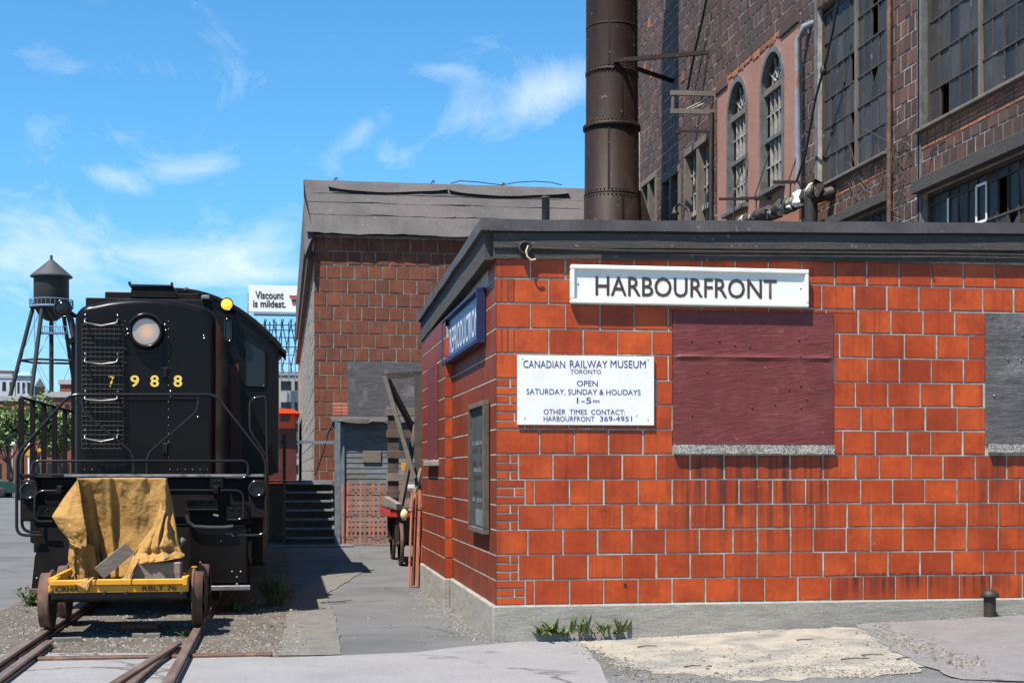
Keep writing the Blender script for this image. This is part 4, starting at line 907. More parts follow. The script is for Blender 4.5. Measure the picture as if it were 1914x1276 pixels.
for A in (A1, A2):
    c = (A[0] + A[1]) / 2; r = (A[1] - A[0]) / 2; rz_ = 9.60 - zsp; n = 20; xg = XF + .12
    arc = lambda k, q, x: (x, c - q * r * math.cos(math.pi * k / n), zsp + q * rz_ * math.sin(math.pi * k / n))
    cs = MB()
    for k in range(n):
        o = [arc(k, 1.06, XF - .04), arc(k + 1, 1.06, XF - .04), arc(k + 1, .90, XF - .04), arc(k, .90, XF - .04)]
        cs.prism(o, (0, 0, 0), (.14, 0, 0))
    for y in (A[0], A[1]):
        s = -1 if y == A[0] else 1
        cs.box((XF - .04, y + s * .035, zs_), (XF + .10, y - s * .06, zsp))
    win = cs.build('arched_window', 'casing', fac, label='arched window with grey casing in the pink wall')
    s_ = MB(); s_.bbox((XF - .14, A[0] - .08, zs_ - .09), (XF + .1, A[1] + .08, zs_ - .002), .01); s_.build('sill', 'casing', win)
    t_ = MB(); t_.bbox((xg - .10, A[0] + .06, zsp - .10), (xg + .03, A[1] - .06, zsp + .03), .01); t_.build('transom', 'frame_brown', win)
    zm = (zs_ + zsp) / 2 + .02
    t_ = MB(); t_.bbox((xg - .09, A[0] + .06, zm - .05), (xg + .03, A[1] - .06, zm + .04), .01); t_.build('meeting_rail', 'casing', win)
    mb = MB()
    for k in range(1, 5):
        y = A[0] + .06 + (A[1] - A[0] - .12) * k / 5; mb.box((xg - .045, y - .017, zs_), (xg + .01, y + .017, zsp - .1))
    for z in ((zs_ + zm) / 2, (zm + zsp) / 2): mb.box((xg - .04, A[0] + .06, z - .014), (xg + .012, A[1] - .06, z + .014))
    mb.build('glazing_bars', 'putty', win)
    fb = MB()
    for k in range(1, 5):
        t = math.pi * k / 5; fb.bar((xg - .02, c - .12 * math.cos(t), zsp + .12 * math.sin(t) + .03), (xg - .02, c - .56 * r * 1.5 * math.cos(t), zsp + .85 * rz_ * math.sin(t)), .03, .03, (1, 0, 0))
    fb.tube([(xg - .02, c - .28 * math.cos(math.pi * k / 10), zsp + .03 + .30 * math.sin(math.pi * k / 10)) for k in range(11)], .02, 6)
    fb.build('fan_bars', 'putty', win)
    for i in range(5):
        for (za, zb) in ((zs_, (zs_ + zm) / 2), ((zs_ + zm) / 2, zm - .05), (zm + .04, (zm + zsp) / 2), ((zm + zsp) / 2, zsp - .1)):
            ya = A[0] + .06 + (A[1] - A[0] - .12) * i / 5; yb = ya + (A[1] - A[0] - .12) / 5; t1 = U(-.01, .01)
            MB().add([(xg + .012 + t1, ya + .012, za + .01), (xg + .012, yb - .012, za + .01), (xg + .012 - t1, yb - .012, zb - .01), (xg + .012, ya + .012, zb - .01)], [(0, 1, 2, 3)]).prism([(xg + .016, ya + .012, za + .01), (xg + .016, yb - .012, za + .01), (xg + .016, yb - .012, zb - .01), (xg + .016, ya + .012, zb - .01)], (0, 0, 0), (.003, 0, 0)).build('pane', 'pane', win)
    fan = [(xg + .015, c - .9 * r * math.cos(math.pi * k / n), zsp + .9 * rz_ * math.sin(math.pi * k / n)) for k in range(n + 1)]
    MB().prism(fan, (0, 0, 0), (.004, 0, 0)).build('pane', 'pane', win)
# timber windows further back
for Wn, nc in ((Bw, 2), (Cw, 2), (Cw2, 2)):
    y0, y1, z0, z1 = Wn; xg = XF + .1; w = MB()
    w.bbox((XF - .06, y0 - .02, z1 - .10), (XF + .14, y1 + .02, z1 + .06), .01)
    for k in range(nc + 1):
        y = y0 + (y1 - y0) * k / nc; w.box((XF - .045, y - .07, z0), (XF + .16, y + .07, z1 - .101))
    win = w.build('timber_window', 'frame_brown', fac)
    for k in range(nc):
        a = y0 + (y1 - y0) * k / nc + .07; c = y0 + (y1 - y0) * (k + 1) / nc - .07; m_ = MB(); zz0 = (z1 + 5.6) / 2 + .2
        m_.box((xg - .05, a, zz0 - .06), (xg + .02, c, zz0 + .05))
        for q in range(1, 4): m_.box((xg - .02, a + (c - a) * q / 4 - .015, z0), (xg + .01, a + (c - a) * q / 4 + .015, z1 - .1))
        for z in (zz0 + .45, zz0 + .9, zz0 - .5, zz0 - 1.): m_.box((xg - .018, a, z - .015), (xg + .012, c, z + .015))
        m_.build('glazing_bars', 'putty', win)
        MB().prism([(xg + .014, a, z0), (xg + .014, c, z0), (xg + .014, c, z1 - .1), (xg + .014, a, z1 - .1)], (0, 0, 0), (.004, 0, 0)).build('pane', 'pane', win)
for px in (1195,):
    b = MB(); y = fy(px); b.bbox((XF - .05, y - .12, 4), (XF + .02, y + .12, fz(px, 250)), .01); b.build('pale_post', 'putty', fac)

# things fixed to the factory wall
dp = Q(1508, 75, XF); b = MB()
b.tube([(XF + .05, dp.y - .32, dp.z + .22), (XF - .1, dp.y - .16, dp.z + .18), (XF - .16, dp.y, dp.z), (XF - .16, dp.y, fz(1508, 365))], .062, 12)
b.build('downpipe', 'galv', None, label='pale grey galvanised downpipe with rust stains on the factory wall', cat='pipe')
random.seed(31)
ip = [Q(px, py, XF - .32) for px, py in ((1528, 352), (1505, 371), (1480, 380), (1455, 392), (1432, 402), (1408, 410), (1385, 418))]
vs = []; b = MB(); pts = []
for i in range(len(ip) - 1):
    for k in range(5): pts.append(ip[i].lerp(ip[i + 1], k / 5))
pts.append(ip[-1]); b.tube(pts, .13, 10)
b.v = [(v[0] + U(-.035, .035), v[1] + U(-.035, .035), v[2] + U(-.045, .045)) for v in b.v]
sp_ = empty('steam_pipe', ip[0], 'steam pipe with torn white lagging crossing the pink wall', 'pipe')
b.build('lagging', 'lagging', sp_)
for px, py, r in ((1497, 372, .20), (1480, 383, .15), (1440, 398, .15), (1412, 408, .16)):
    c = Q(px, py, XF - .36); b = MB(); bm = bmesh.new(); bmesh.ops.create_icosphere(bm, subdivisions=2, radius=r)
    for v in bm.verts: v.co = Vector((v.co.x * .8, v.co.y * 1.3, v.co.z * .75)) * U(.62, 1.2) + c
    b.bm(bm, False); b.build('torn_wrap', 'white' if px > 1490 else 'lagging', sp_)
c = Q(1516, 372, XF - .35); b = MB(); b.tube([(c.x, c.y, c.z), (c.x, c.y, 3.5)], .11, 12); b.tube([(c.x, c.y, c.z), (XF + .05, c.y - .2, c.z + .12)], .11, 10); b.build('riser', 'iron', sp_)
for px in (1508, 1442, 1400):
    q = Q(px, 372 if px > 1480 else 400, XF); b = MB(); b.bar((XF, q.y, q.z + .3), (XF - .62, q.y, q.z + .28), .05, .05); b.tube([(XF - .3, q.y, q.z + .28), (XF - .32, q.y, q.z - .1)], .015, 5); b.tube([(XF - .05, q.y - .05, q.z + 1.2), (XF - .35, q.y, q.z + .28)], .012, 5); b.build('hanger', 'iron', sp_)
br = empty('wall_bracket', Q(1335, 195, XF), 'projecting angle iron bracket frame on the factory wall', 'bracket')
y_ = fy(1334); za, zb = fz(1334, 176), fz(1334, 210); L = .95
for z in (za, zb): b = MB(); b.bar((XF, y_, z), (XF - L, y_ + .05, z), .07, .10); b.build('arm', 'frame_brown', br)
b = MB(); b.bar((XF - L + .05, y_ + .05, zb), (XF - L + .05, y_ + .05, za), .05, .05); b.build('strut', 'frame_brown', br)
b = MB(); b.tube([(XF - .6, y_ + .05, zb + .05), (XF - .05, y_ + .05, za - .05)], .02, 6); b.tube([(XF - .5, y_ + .05, zb + .05), (XF, y_ + .05, za - .1)], .02, 6); b.build('brace', 'putty', br)
z3 = fz(1334, 246); b = MB(); b.bar((XF, y_, z3), (XF - .75, y_ + .05, z3), .06, .05); b.prism([(XF - .72, y_, z3 - .07), (XF - .9, y_, z3 - .05), (XF - .76, y_, z3 + .08)], (0, 0, 0), (0, .08, 0))
b.build('spike_bracket', 'iron', None, label='rusty pointed bracket below the angle iron frame', cat='bracket')
b = MB(); b.tube([(XF - .06, y_ - .05, z3 + .4), (XF - .07, y_ - .03, z3 - .5), (XF - .06, y_, 4.)], .05, 8); b.build('drain_pipe', 'iron', None, label='thin dark drain pipe beside the pink wall', cat='pipe')
lm = empty('gooseneck_lamp', Q(1292, 412, XF - .4), 'small gooseneck lamp rising above the roof edge', 'lamp')
g = [Q(px, py, XF - .4) for px, py in ((1291, 440), (1291, 405), (1287, 392), (1278, 384), (1270, 381), (1264, 386), (1262, 395))]
b = MB(); b.tube(g, .03, 8); b.build('neck', 'iron', lm)
b = MB(); b.lathe([(.03, .1), (.05, .02), (.10, -.07), (.09, -.07), (0, 0)], g[-1], 12); b.build('shade', 'frame_brown', lm)
def cable(pts, r, label):
    b = MB(); b.tube(pts, r, 5); b.build('cable', 'iron', None, label=label, cat='cable')
cable([Q(1322, -10, XF - .15), Q(1312, 40, XF - .15), Q(1300, 90, XF - .15), Q(1291, 135, XF - .15), Q(1285, 168, XF - .15)], .03, 'thick dark cable hanging down the wall above the angle iron frame')
cable([Q(1570, -20, XF - .2), Q(1556, 60, XF - .2), Q(1544, 112, XF - .2), Q(1538, 135, XF - .2), Q(1524, 185, XF - .2), Q(1505, 290, XF - .2), Q(1487, 345, XF - .2)], .022, 'dark cable looping across the broken window by the downpipe')
q = Q(1539, 132, XF - .2); b = MB(); b.lathe([(0, -.09), (.05, -.07), (.06, 0), (.04, .08), (0, .1)], q, 8); b.build('insulator', 'iron', None, label='dark insulator knob on the cable across the broken window', cat='insulator')
# bare creeper on the wall
random.seed(77); b = MB()
for k in range(80):
    px = random.choice((random.gauss(1640, 18), random.gauss(1690, 20), random.gauss(1615, 25))); py = U(330, 425) if px < 1665 else U(270, 425)
    p = Q(px, py, XF - .035); pts = [p]; d = Vector((0, U(-.2, .2), U(-.1, .25)))
    for s in range(5): d += Vector((0, U(-.12, .12), U(-.1, .1))); pts.append(pts[-1] + d * .6 + Vector((U(-.01, .01), 0, 0)))
    b.tube(pts, .0045, 3, cap=False)
b.build('creeper', 'frame_brown', None, kind='stuff', label='bare dry creeper stems clinging to the factory pier', cat='creeper')
# ================================================================ LOCOMOTIVE
random.seed(41)
LX = -1.56; YD = 16.3; YH = 17.0; YC = 21.7
loco = empty('locomotive', (LX, YD, 0.1), 'black road switcher locomotive numbered 7988 standing nose first on the track', 'locomotive')
def hp(px, py, Y=YH): return P(px, py, Y)
def profile(hw, z0, zs, zt, rc, n=8):
    """rounded hood section: half width hw, from z0 up, shoulders at zs with corner radius rc, crown at zt"""
    pts = [(-hw, z0)]
    for k in range(n + 1):
        t = math.pi - (math.pi / 2) * k / n; pts.append((-hw + rc + rc * math.cos(t), zs - rc + rc * math.sin(t)))
    for k in range(1, 8):
        x = (-hw + rc) + (hw - rc) * 2 * k / 8; pts.append((x, zs + (zt - zs) * (1 - (x / (hw - rc)) ** 2)))
    for k in range(n + 1):
        t = math.pi / 2 - (math.pi / 2) * k / n; pts.append((hw - rc + rc * math.cos(t), zs - rc + rc * math.sin(t)))
    pts.append((hw, z0)); return pts
def hood(name, hw, z0, zs, zt, rc, y0, y1, m, par, fr=0.09):
    pr = profile(hw, z0, zs, zt, rc); n = len(pr); b = MB(); cz = (z0 + zt) / 2; vs = []
    steps = [(fr * (1 - math.sin(math.pi / 2 * k / 5)), y0 + fr * (1 - math.cos(math.pi / 2 * k / 5))) for k in range(6)] if fr else [(0, y0)]
    for ins, y in steps + [(0, y1)]:
        for (x, z) in pr:
            sx = (hw - ins) / hw; vs.append((LX + x * sx, y, z0 + (z - z0) * (zt - z0 - ins) / (zt - z0)))
    m_ = len(steps) + 1
    fs = [(i * n + k, i * n + k + 1, (i + 1) * n + k + 1, (i + 1) * n + k) for i in range(m_ - 1) for k in range(n - 1)]
    b.add(vs, fs, True); b.add(vs[:n], [tuple(range(n))]); b.add(vs[-n:], [tuple(range(n))[::-1]])
    return b.build(name, m, par)
zD = 1.57
hz = hp(270, 556).z
hd = hood('short_hood', .79, zD, hp(150, 567).z, hz, .19, YH, YC, 'black', loco)
# cab
zE, zP = P(515, 650, YC).z, P(329, 545, YC).z
hw = -0.075 - LX
cp = [(-hw, zD)] + [(hw * (-1 + k / 10), zP - (zP - zE) * abs(-1 + k / 10) ** 2.1) for k in range(21)] + [(hw, zD)]
b = MB(); b.prism([(LX + x, YC, z) for x, z in cp], (0, 0, 0), (0, 2.5, 0)); cab = b.build('cab', 'black', loco)
b = MB(); ro = [(x * 1.03, z + .05) for x, z in cp[1:-1]]; ri = [(x, z - .002) for x, z in cp[1:-1]][::-1]
b.prism([(LX + x, YC - .06, z) for x, z in ro + ri], (0, 0, 0), (0, 2.62, 0)); b.build('cab_roof', 'black_rough', cab)
hood('wide_rear_body', 1.42, zD, zE + .1, zE + .35, .25, YC + 2.52, 33.5, 'black_rough', loco, 0)  # unseen rear body, widened to full width to cast the shadow on the stairs
# cab front windows
def rrect(x0, x1, z0, z1, r, n=4):
    return [(cx_ + r * math.cos(t), cz_ + r * math.sin(t)) for (cx_, cz_, t0) in ((x1 - r, z1 - r, 0), (x0 + r, z1 - r, math.pi / 2), (x0 + r, z0 + r, math.pi), (x1 - r, z0 + r, 1.5 * math.pi)) for t in [t0 + math.pi / 2 * k / n for k in range(n + 1)]]
for (pa, pb, skew) in (((420, 596), (433, 638), 0.0), ((458, 632), (496, 722), .11)):
    a, c = P(*pa, YC), P(*pb, YC)
    rr = rrect(a.x, c.x, c.z, a.z, .045)
    rr = [(x, z - skew * max(0, (z - (a.z - .35)) / .35) * ((x - a.x) / (c.x - a.x)) * 1.6) for x, z in rr]
    win = MB().prism([(LX_ := x, YC - .012, z) for x, z in rr], (0, 0, 0), (0, .008, 0)).build('window', 'glass', cab)
    cxm, czm = (a.x + c.x) / 2, (a.z + c.z) / 2
    b = MB(); pts = [(x, YC - .016, z) for x, z in rr]; b.tube(pts + [pts[0]], .014, 6); b.build('gasket', 'rail_pipe', win)
b = MB(); b.prism([(P(428, 680, YC).x, YC - .006, P(428, 680, YC).z), (P(446, 672, YC).x, YC - .006, P(446, 680, YC).z), (P(455, 880, YC).x, YC - .006, zD), (P(430, 880, YC).x, YC - .006, zD)], (0, 0, 0), (0, .004, 0)); b.build('red_strip', 'loco_red', cab)  # dark red strip laid over the lower cab front
a, c = P(509, 634, YC - .1), P(535, 660, YC - .1)
b = MB(); b.bar(a, c, .04, .05, (0, 1, 0)); b.bar(Vector((a.x - .02, YC - .1, a.z)), Vector((a.x - .03, YC + 1.6, a.z)), .04, .05); b.add([a, c, c + Vector((0, 1.5, 0)), a + Vector((0, 1.5, 0))], [(0, 1, 2, 3)]); b.build('window_visor', 'black_rough', cab)
# classification lamp on the cab front
def lamp(px, py, Y, r, lens, par, name, fwd=.12):
    c = P(px, py, Y); b = MB(); b.lathe([(r * .55, fwd), (r * .95, fwd * .5), (r * 1.18, 0.0), (r * 1.18, -fwd * .25), (r * 1.02, -fwd * .25), (r * 1.0, -.01), (0, -.01)], c, 24, 'y')
    o = b.build(name, 'rail_pipe', par)
    b = MB(); b.lathe([(r * .99, -.012 - fwd * .12), (r * .8, -.022 - fwd * .14), (r * .4, -.030 - fwd * .15), (0, -.033 - fwd * .15)], c, 24, 'y'); b.build('lens', lens, o); return o
ml, nl, bl = mk('lit_amber_lens'); bl.inputs['Base Color'].default_value = (0.9, 0.5, 0.04, 1); bl.inputs['Roughness'].default_value = .25; bl.inputs['Emission Color'].default_value = (1, .55, .05, 1); bl.inputs['Emission Strength'].default_value = .55; MT['amber_lit'] = ml
lamp(424, 569, YC - .22, .083, 'amber_lit', loco, 'marker_lamp', .2)
b = MB(); q = P(432, 572, YC - .1); b.tube([q, q + Vector((.05, .15, -.12))], .03, 6); b.build('lamp_bracket', 'black_rough', loco)
# headlight: silvered reflector behind glass, lit warm on one side
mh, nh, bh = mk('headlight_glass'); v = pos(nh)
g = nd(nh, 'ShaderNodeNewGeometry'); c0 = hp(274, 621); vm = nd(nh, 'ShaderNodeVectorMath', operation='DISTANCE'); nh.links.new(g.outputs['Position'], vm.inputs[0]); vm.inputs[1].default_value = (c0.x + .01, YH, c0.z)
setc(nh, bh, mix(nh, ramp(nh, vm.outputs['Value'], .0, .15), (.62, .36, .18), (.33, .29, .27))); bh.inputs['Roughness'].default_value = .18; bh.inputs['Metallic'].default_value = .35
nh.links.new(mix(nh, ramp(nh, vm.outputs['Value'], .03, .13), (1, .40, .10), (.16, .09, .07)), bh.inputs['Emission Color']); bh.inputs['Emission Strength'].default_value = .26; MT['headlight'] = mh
hc = hp(274, 621); r = .150
b = MB(); b.lathe([(r * 1.33, .12), (r * 1.33, -.06), (r * 1.22, -.09), (r * 1.05, -.09), (r * 1.02, -.03), (0, -.02)], (hc.x, YH, hc.z), 36, 'y'); hl = b.build('headlight', 'black', hd)
b = MB(); b.lathe([(r * 1.03, -.075), (r * .96, -.082), (r * .6, -.060), (r * .25, -.035), (r * .10, -.030), (0, -.030)], (hc.x, YH, hc.z), 36, 'y'); b.build('reflector', 'headlight', hl)
b = MB(); b.lathe([(.035, -.035), (.03, -.05), (.012, -.055), (0, -.055)], (hc.x, YH, hc.z), 14, 'y'); b.build('bulb', 'headlight', hl)
b = MB(); pts = [(hc.x + (r * 1.34) * math.cos(t), YH - .10, hc.z + r * 1.34 * math.sin(t)) for t in [math.radians(25 + 130 * k / 12) for k in range(13)]]; b.tube(pts, .014, 6); b.build('visor', 'rail_pipe', hl)
for ax_, sg in ((-1.25, .2), (-1.2, -.15), (1.25, .18), (1.2, .6)):
    b = MB(); b.lathe([(.014, -.0), (.012, -.02), (0, -.024)], (hc.x + ax_ * r * 1.15, YH, hc.z + sg * r), 8, 'y'); b.build('bolt', 'bright', hl)
# numbers
for ch, px in (('7', 209), ('9', 252), ('8', 289), ('8', 332.5)):
    q = hp(px, 712); text('numeral', ch, 'yellow_num', 'F', YH, q.x, q.z, .098 if ch != '7' else .075, .134, hd, out_=.006 if px > 215 else .012, bold=.02)
# doors: seams, rivets, hinges, latches
def seam(pts, t=.006, name='seam'):
    b = MB()
    for (p, q) in pts:
        A, B_ = hp(*p), hp(*q); b.bar((A.x, YH - .001, A.z), (B_.x, YH - .001, B_.z), t, .006, (0, 1, 0))
    return b.build(name, 'black_rough', hd)
seam([((236, 660), (306, 660)), ((236, 600), (236, 880)), ((306, 590), (306, 880))], name='door_seam')
def rivet(px, py, r=.008, m='steel', par=hd, Y=YH, name='rivet'):
    q = P(px, py, Y); b = MB(); b.lathe([(r, 0), (r * .8, -r * .6), (r * .3, -r), (0, -r * 1.05)], (q.x, Y, q.z), 7, 'y'); return b.build(name, m, par)
for py in range(600, 860, 15): rivet(315, py)
for py in range(600, 860, 26): rivet(234, py, .006)
for px in list(range(158, 236, 14)) + list(range(318, 400, 14)): rivet(px, 877, .007)
for px, py in ((381, 627), (382, 632), (370, 779), (319, 731), (319, 740)): rivet(px, py, .016, 'bright')
for (px, py) in ((309, 697), (309, 838)):
    q = hp(px, py); b = MB(); b.bbox((q.x - .03, YH - .025, q.z - .06), (q.x + .03, YH, q.z + .06), .008); b.bbox((q.x - .055, YH - .018, q.z + .05), (q.x + .055, YH, q.z + .065), .004); b.build('latch', 'black_rough', hd)
for (p, q) in (((240, 745), (318, 745)), ((322, 744), (372, 744))):
    A, B_ = hp(*p), hp(*q); b = MB(); b.bbox((A.x, YH - .012, A.z - .006), (B_.x, YH, A.z + .004), .003); b.build('trim_strip', 'rail_pipe', hd)
# wire grille over the left side and its grab irons
ga, gc = hp(153, 606, YH - .05), hp(231, 838, YH - .05)
gr = MB(); nx = 9; nz = 27
for i in range(nx + 1): x = ga.x + (gc.x - ga.x) * i / nx; gr.tube([(x, YH - .045, gc.z), (x, YH - .045, ga.z)], .0036, 4)
for j in range(nz + 1): z = gc.z + (ga.z - gc.z) * j / nz; gr.tube([(ga.x, YH - .05, z), (gc.x, YH - .05, z)], .0036, 4)
gr.build('wire_grille', 'grille', hd)
for py in (604, 677, 746, 819):
    A, B_ = hp(161, py), hp(221, py); b = MB(); s = .006 * (py % 5)
    b.tube([(A.x, YH, A.z + .05), (A.x, YH - .10, A.z + .03), (A.x, YH - .12, A.z), (A.x + .03, YH - .12, A.z - .012), ((A.x + B_.x) / 2, YH - .12, A.z - .016 - s), (B_.x - .03, YH - .12, A.z - .01), (B_.x, YH - .12, A.z + .004), (B_.x, YH - .10, A.z + .03), (B_.x, YH, A.z + .05)], .011, 8)
    b.build('grab_iron', 'steel', hd)
    for x in (A.x, B_.x): rivet(proj((x, YH - .06, A.z + .09))[0], proj((x, YH - .06, A.z + .09))[1], .016, 'bright')
# roof fittings
b = MB(); a, c = hp(160, 556, YH + .5), hp(398, 577, YH + .5); b.bbox((a.x, YH + .5, c.z - .08), (c.x, YH + .7, hp(0, 553, YH + .5).z), .01); b.build('roof_walk', 'black_rough', loco)
a, c = hp(196, 545, YH + 1.), hp(372, 560, YH + 1.); b = MB(); b.bbox((a.x, YH + 1., c.z - .1), (c.x, YH + 1.5, a.z), .01); b.build('roof_box', 'black_rough', loco)
a, c = hp(243, 535, YH + .8), hp(322, 556, YH + .8); b = MB(); z1 = a.z
b.prism([(a.x, YH + .8, c.z), (c.x + .06, YH + .8, c.z), (c.x, YH + .8, z1), (a.x + .02, YH + .8, z1)], (0, 0, 0), (0, .7, 0)); b.build('roof_hatch', 'black_rough', loco)
b = MB(); b.bbox((a.x - .01, YH + .78, z1), (c.x + .01, YH + 1.5, z1 + .025), .006)
for x in (a.x, c.x): b.bbox((x - .02, YH + .78, z1 + .02), (x + .01, YH + .84, z1 + .055), .004)
b.build('hatch_rim', 'rail_pipe', loco)
q = hp(348, 545, YH + 1.2); b = MB(); b.lathe([(.012, -.12), (.012, 0), (.03, .0), (.032, .03), (.02, .05), (0, .055)], q, 10); b.build('roof_horn', 'rust', loco)
q = hp(384, 556, YH + .4); b = MB(); b.bbox((q.x - .05, YH + .4, q.z - .02), (q.x + .05, YH + .5, q.z + .03), .01); b.build('roof_bracket', 'steel', loco)
# left marker lamp on an arm, with its cable
q = hp(118, 577, YH + .2); lo_ = lamp(118, 577, YH + .1, .085, 'glass', loco, 'marker_lamp', .16)
b = MB(); b.tube([q + Vector((.05, .05, -.02)), hp(140, 590, YH + .25), hp(152, 592, YH + .3)], .025, 8); b.build('lamp_bracket', 'black_rough', loco)
b = MB(); b.tube([hp(118, 588, YH + .2), hp(120, 615, YH + .2), hp(128, 632, YH + .2), hp(140, 634, YH + .2), hp(150, 630, YH + .3)], .008, 5); b.build('lamp_cable', 'rail_pipe', loco)
# deck, frame, pilot
xl, xr = P(36, 890, YD).x, P(494, 890, YD).x
b = MB(); b.bbox((xl, YD, zD - .05), (xr, YC + 12, zD), .01); b.build('walkway', 'black_rough', loco)
b = MB(); b.bbox((P(120, 0, YD).x, YD - .012, zD - .035), (P(500, 0, YD).x, YD - .001, zD - .008), .003); b.build('deck_edge', 'steel', loco)
b = MB(); b.bbox((P(62, 0, YD).x, YD + .06, P(0, 985, YD).z), (P(470, 0, YD).x, YD + 3, zD - .051), .01); b.build('buffer_beam', 'black_rough', loco)
b = MB(); zc = P(0, 1100, YD).z
pil = [P(72, 985, YD), P(76, 1010, YD), P(64, 1040, YD), P(58, 1100, YD), P(468, 1100, YD), P(468, 985, YD)]
b.prism(pil, (0, .03, 0), (0, .06, 0)); pl = b.build('pilot', 'black_rough', loco)
b = MB(); b.bbox((P(352, 0, YD).x, YD - .03, P(0, 1094, YD).z), (P(464, 0, YD).x, YD + .028, P(0, 984, YD).z), .02); b.build('pilot_plate', 'black', pl)
b = MB(); b.bbox((P(382, 0, YD).x, YD - .09, P(0, 1107, YD).z), (P(468, 0, YD).x, YD + .1, P(0, 1098, YD).z), .006); b.build('step', 'steel', pl)
b = MB(); b.bbox((P(55, 0, YD).x, YD - .05, P(0, 1108, YD).z), (P(110, 0, YD).x, YD + .1, P(0, 1100, YD).z), .006); b.build('step', 'rust', pl)
for px, py in ((434, 1068), (450, 1068), (443, 1078), (443, 1091), (413, 1010), (69, 1080)): rivet(px, py, .014, 'steel', pl, YD - .03)
b = MB(); b.prism([P(455, 1020, YD), P(470, 1005, YD), P(470, 1055, YD)], (0, -.01, 0), (0, .02, 0)); b.build('gusset', 'black', pl)
# side lamps / buffers on the beam ends
for px, py in ((55, 917), (480, 913)):
    c = P(px, py, YD); b = MB(); b.bbox((c.x - .09, YD + .0, c.z - .33), (c.x + .10, YD + .08, c.z + .12), .015); sgp = b.build('lamp_plate', 'black_rough', loco)
    b = MB(); b.lathe([(.098, .06), (.098, -.03), (.09, -.05), (.072, -.05), (.06, -.02), (.02, .0), (0, .0)], (c.x, YD, c.z), 28, 'y'); b.build('lamp_ring', 'rail_pipe', sgp)
    b = MB(); b.lathe([(.072, -.03), (.04, -.012), (0, -.01)], (c.x, YD, c.z), 24, 'y'); b.build('lens', 'glass', sgp)
# plates with bolt heads on the beam
for (a, c_, bolts) in (((350, 933), (408, 953), ((360, 938), (376, 938), (394, 938))), ((422, 943), (467, 970), ((433, 951), (447, 951), (462, 951))), ((70, 942), (108, 966), ((78, 952), (90, 952))), ((392, 893), (418, 912), ((402, 899), (410, 899)))):
    A, B_ = P(*a, YD), P(*c_, YD); b = MB(); b.bbox((A.x, YD - .01, B_.z), (B_.x, YD + .058, A.z), .006); pp_ = b.build('bolted_plate', 'black', loco)
    for (px, py) in bolts: rivet(px, py, .016, 'black_rough', pp_, YD - .01, 'bolt')
A = P(344, 952, YD); b = MB(); b.tube([(A.x, YD - .05, A.z), (P(408, 0, YD).x, YD - .05, A.z)], .012, 6); b.build('air_line', 'rail_pipe', loco)
hose = [P(*t, YD - .08) for t in ((350, 962), (352, 975), (362, 984), (390, 986), (420, 986), (436, 984))]
b = MB(); b.tube(hose, .025, 8); b.build('air_hose', 'rubber', loco)
b = MB(); b.tube([P(422, 997, YD - .05), P(432, 996, YD - .05), P(436, 1002, YD - .05)], .018, 6); b.build('air_coupling', 'steel', loco); b = MB(); b.tube([P(398, 962, YD - .05), P(408, 964, YD - .05)], .016, 6); b.build('air_coupling', 'steel', loco)
c = P(208, 975, YD); b = MB(); b.bbox((c.x - .14, YD - .45, c.z - .12), (c.x + .14, YD + .06, c.z + .12), .03); b.bbox((c.x - .2, YD - .62, c.z - .14), (c.x + .1, YD - .45, c.z + .14), .04); b.build('coupler', 'black_rough', loco)
# handrails
def hr(pts, Y, r=.014, name='handrail', par=loco, m='rail_pipe'):
    q = []
    for t in pts: q.append(P(t[0], t[1], Y if len(t) < 3 else t[2]))
    out_ = [q[0]]
    for i in range(1, len(q) - 1):
        a, c, d = q[i - 1], q[i], q[i + 1]; f = min(.10, (a - c).length * .4, (d - c).length * .4)
        p0 = c + (a - c).normalized() * f; p1 = c + (d - c).normalized() * f
        for k in range(5): t = k / 4; out_.append(p0 * (1 - t) ** 2 + c * 2 * t * (1 - t) + p1 * t * t)
    out_.append(q[-1]); b = MB(); b.tube(out_, r, 8); return b.build(name, m, par)
hr([(78, 1000), (31, 1000), (31, 850), (131, 737), (402, 737), (497, 858), (497, 1000), (442, 1000)], YD - .02, .017)
hr([(90, 995), (41, 993), (41, 850), (60, 828)], YD + .05, .017)
hr([(153, 737), (155, 768), (250, 848), (250, 884)], YD, .014)
hr([(371, 737), (369, 768), (275, 848), (275, 884)], YD, .014)
hr([(98, 891), (60, 891), (60, 861), (253, 861)], YD - .02)
hr([(272, 861), (464, 861), (464, 893), (420, 893)], YD - .02)
b = MB(); A, B_ = P(253, 861, YD - .02), P(272, 861, YD - .02); b.tube([A, B_], .019, 8); b.build('handrail', 'rail_pipe', loco)
hr([(98, 974), (65, 974), (65, 917), (120, 917)], YD - .06)
hr([(300, 916), (400, 916)], YD - .06)
hr([(412, 916), (455, 916), (455, 971), (424, 971)], YD - .06)
for px in (404, 112): c = P(px, 916, YD - .06); b = MB(); b.bbox((c.x - .03, YD - .1, c.z - .04), (c.x + .03, YD + .05, c.z + .05), .01); b.build('lever_bracket', 'black_rough', loco)
hr([(467, 780, YD + .6), (467, 752, YD + .6), (474, 744, YD + .6), (497, 740, YD + .6), (500, 884, YD + .6)], YD + .6, .016)
hr([(467, 780, YD + .6), (467, 805, YD + .6), (496, 850, YD + .6)], YD + .6, .016)
b = MB(); A = P(505, 745, YD + .8); b.bbox((A.x - .02, YD + .8, zD), (A.x + .02, YD + .86, A.z), .005); b.build('stanchion', 'black', loco)
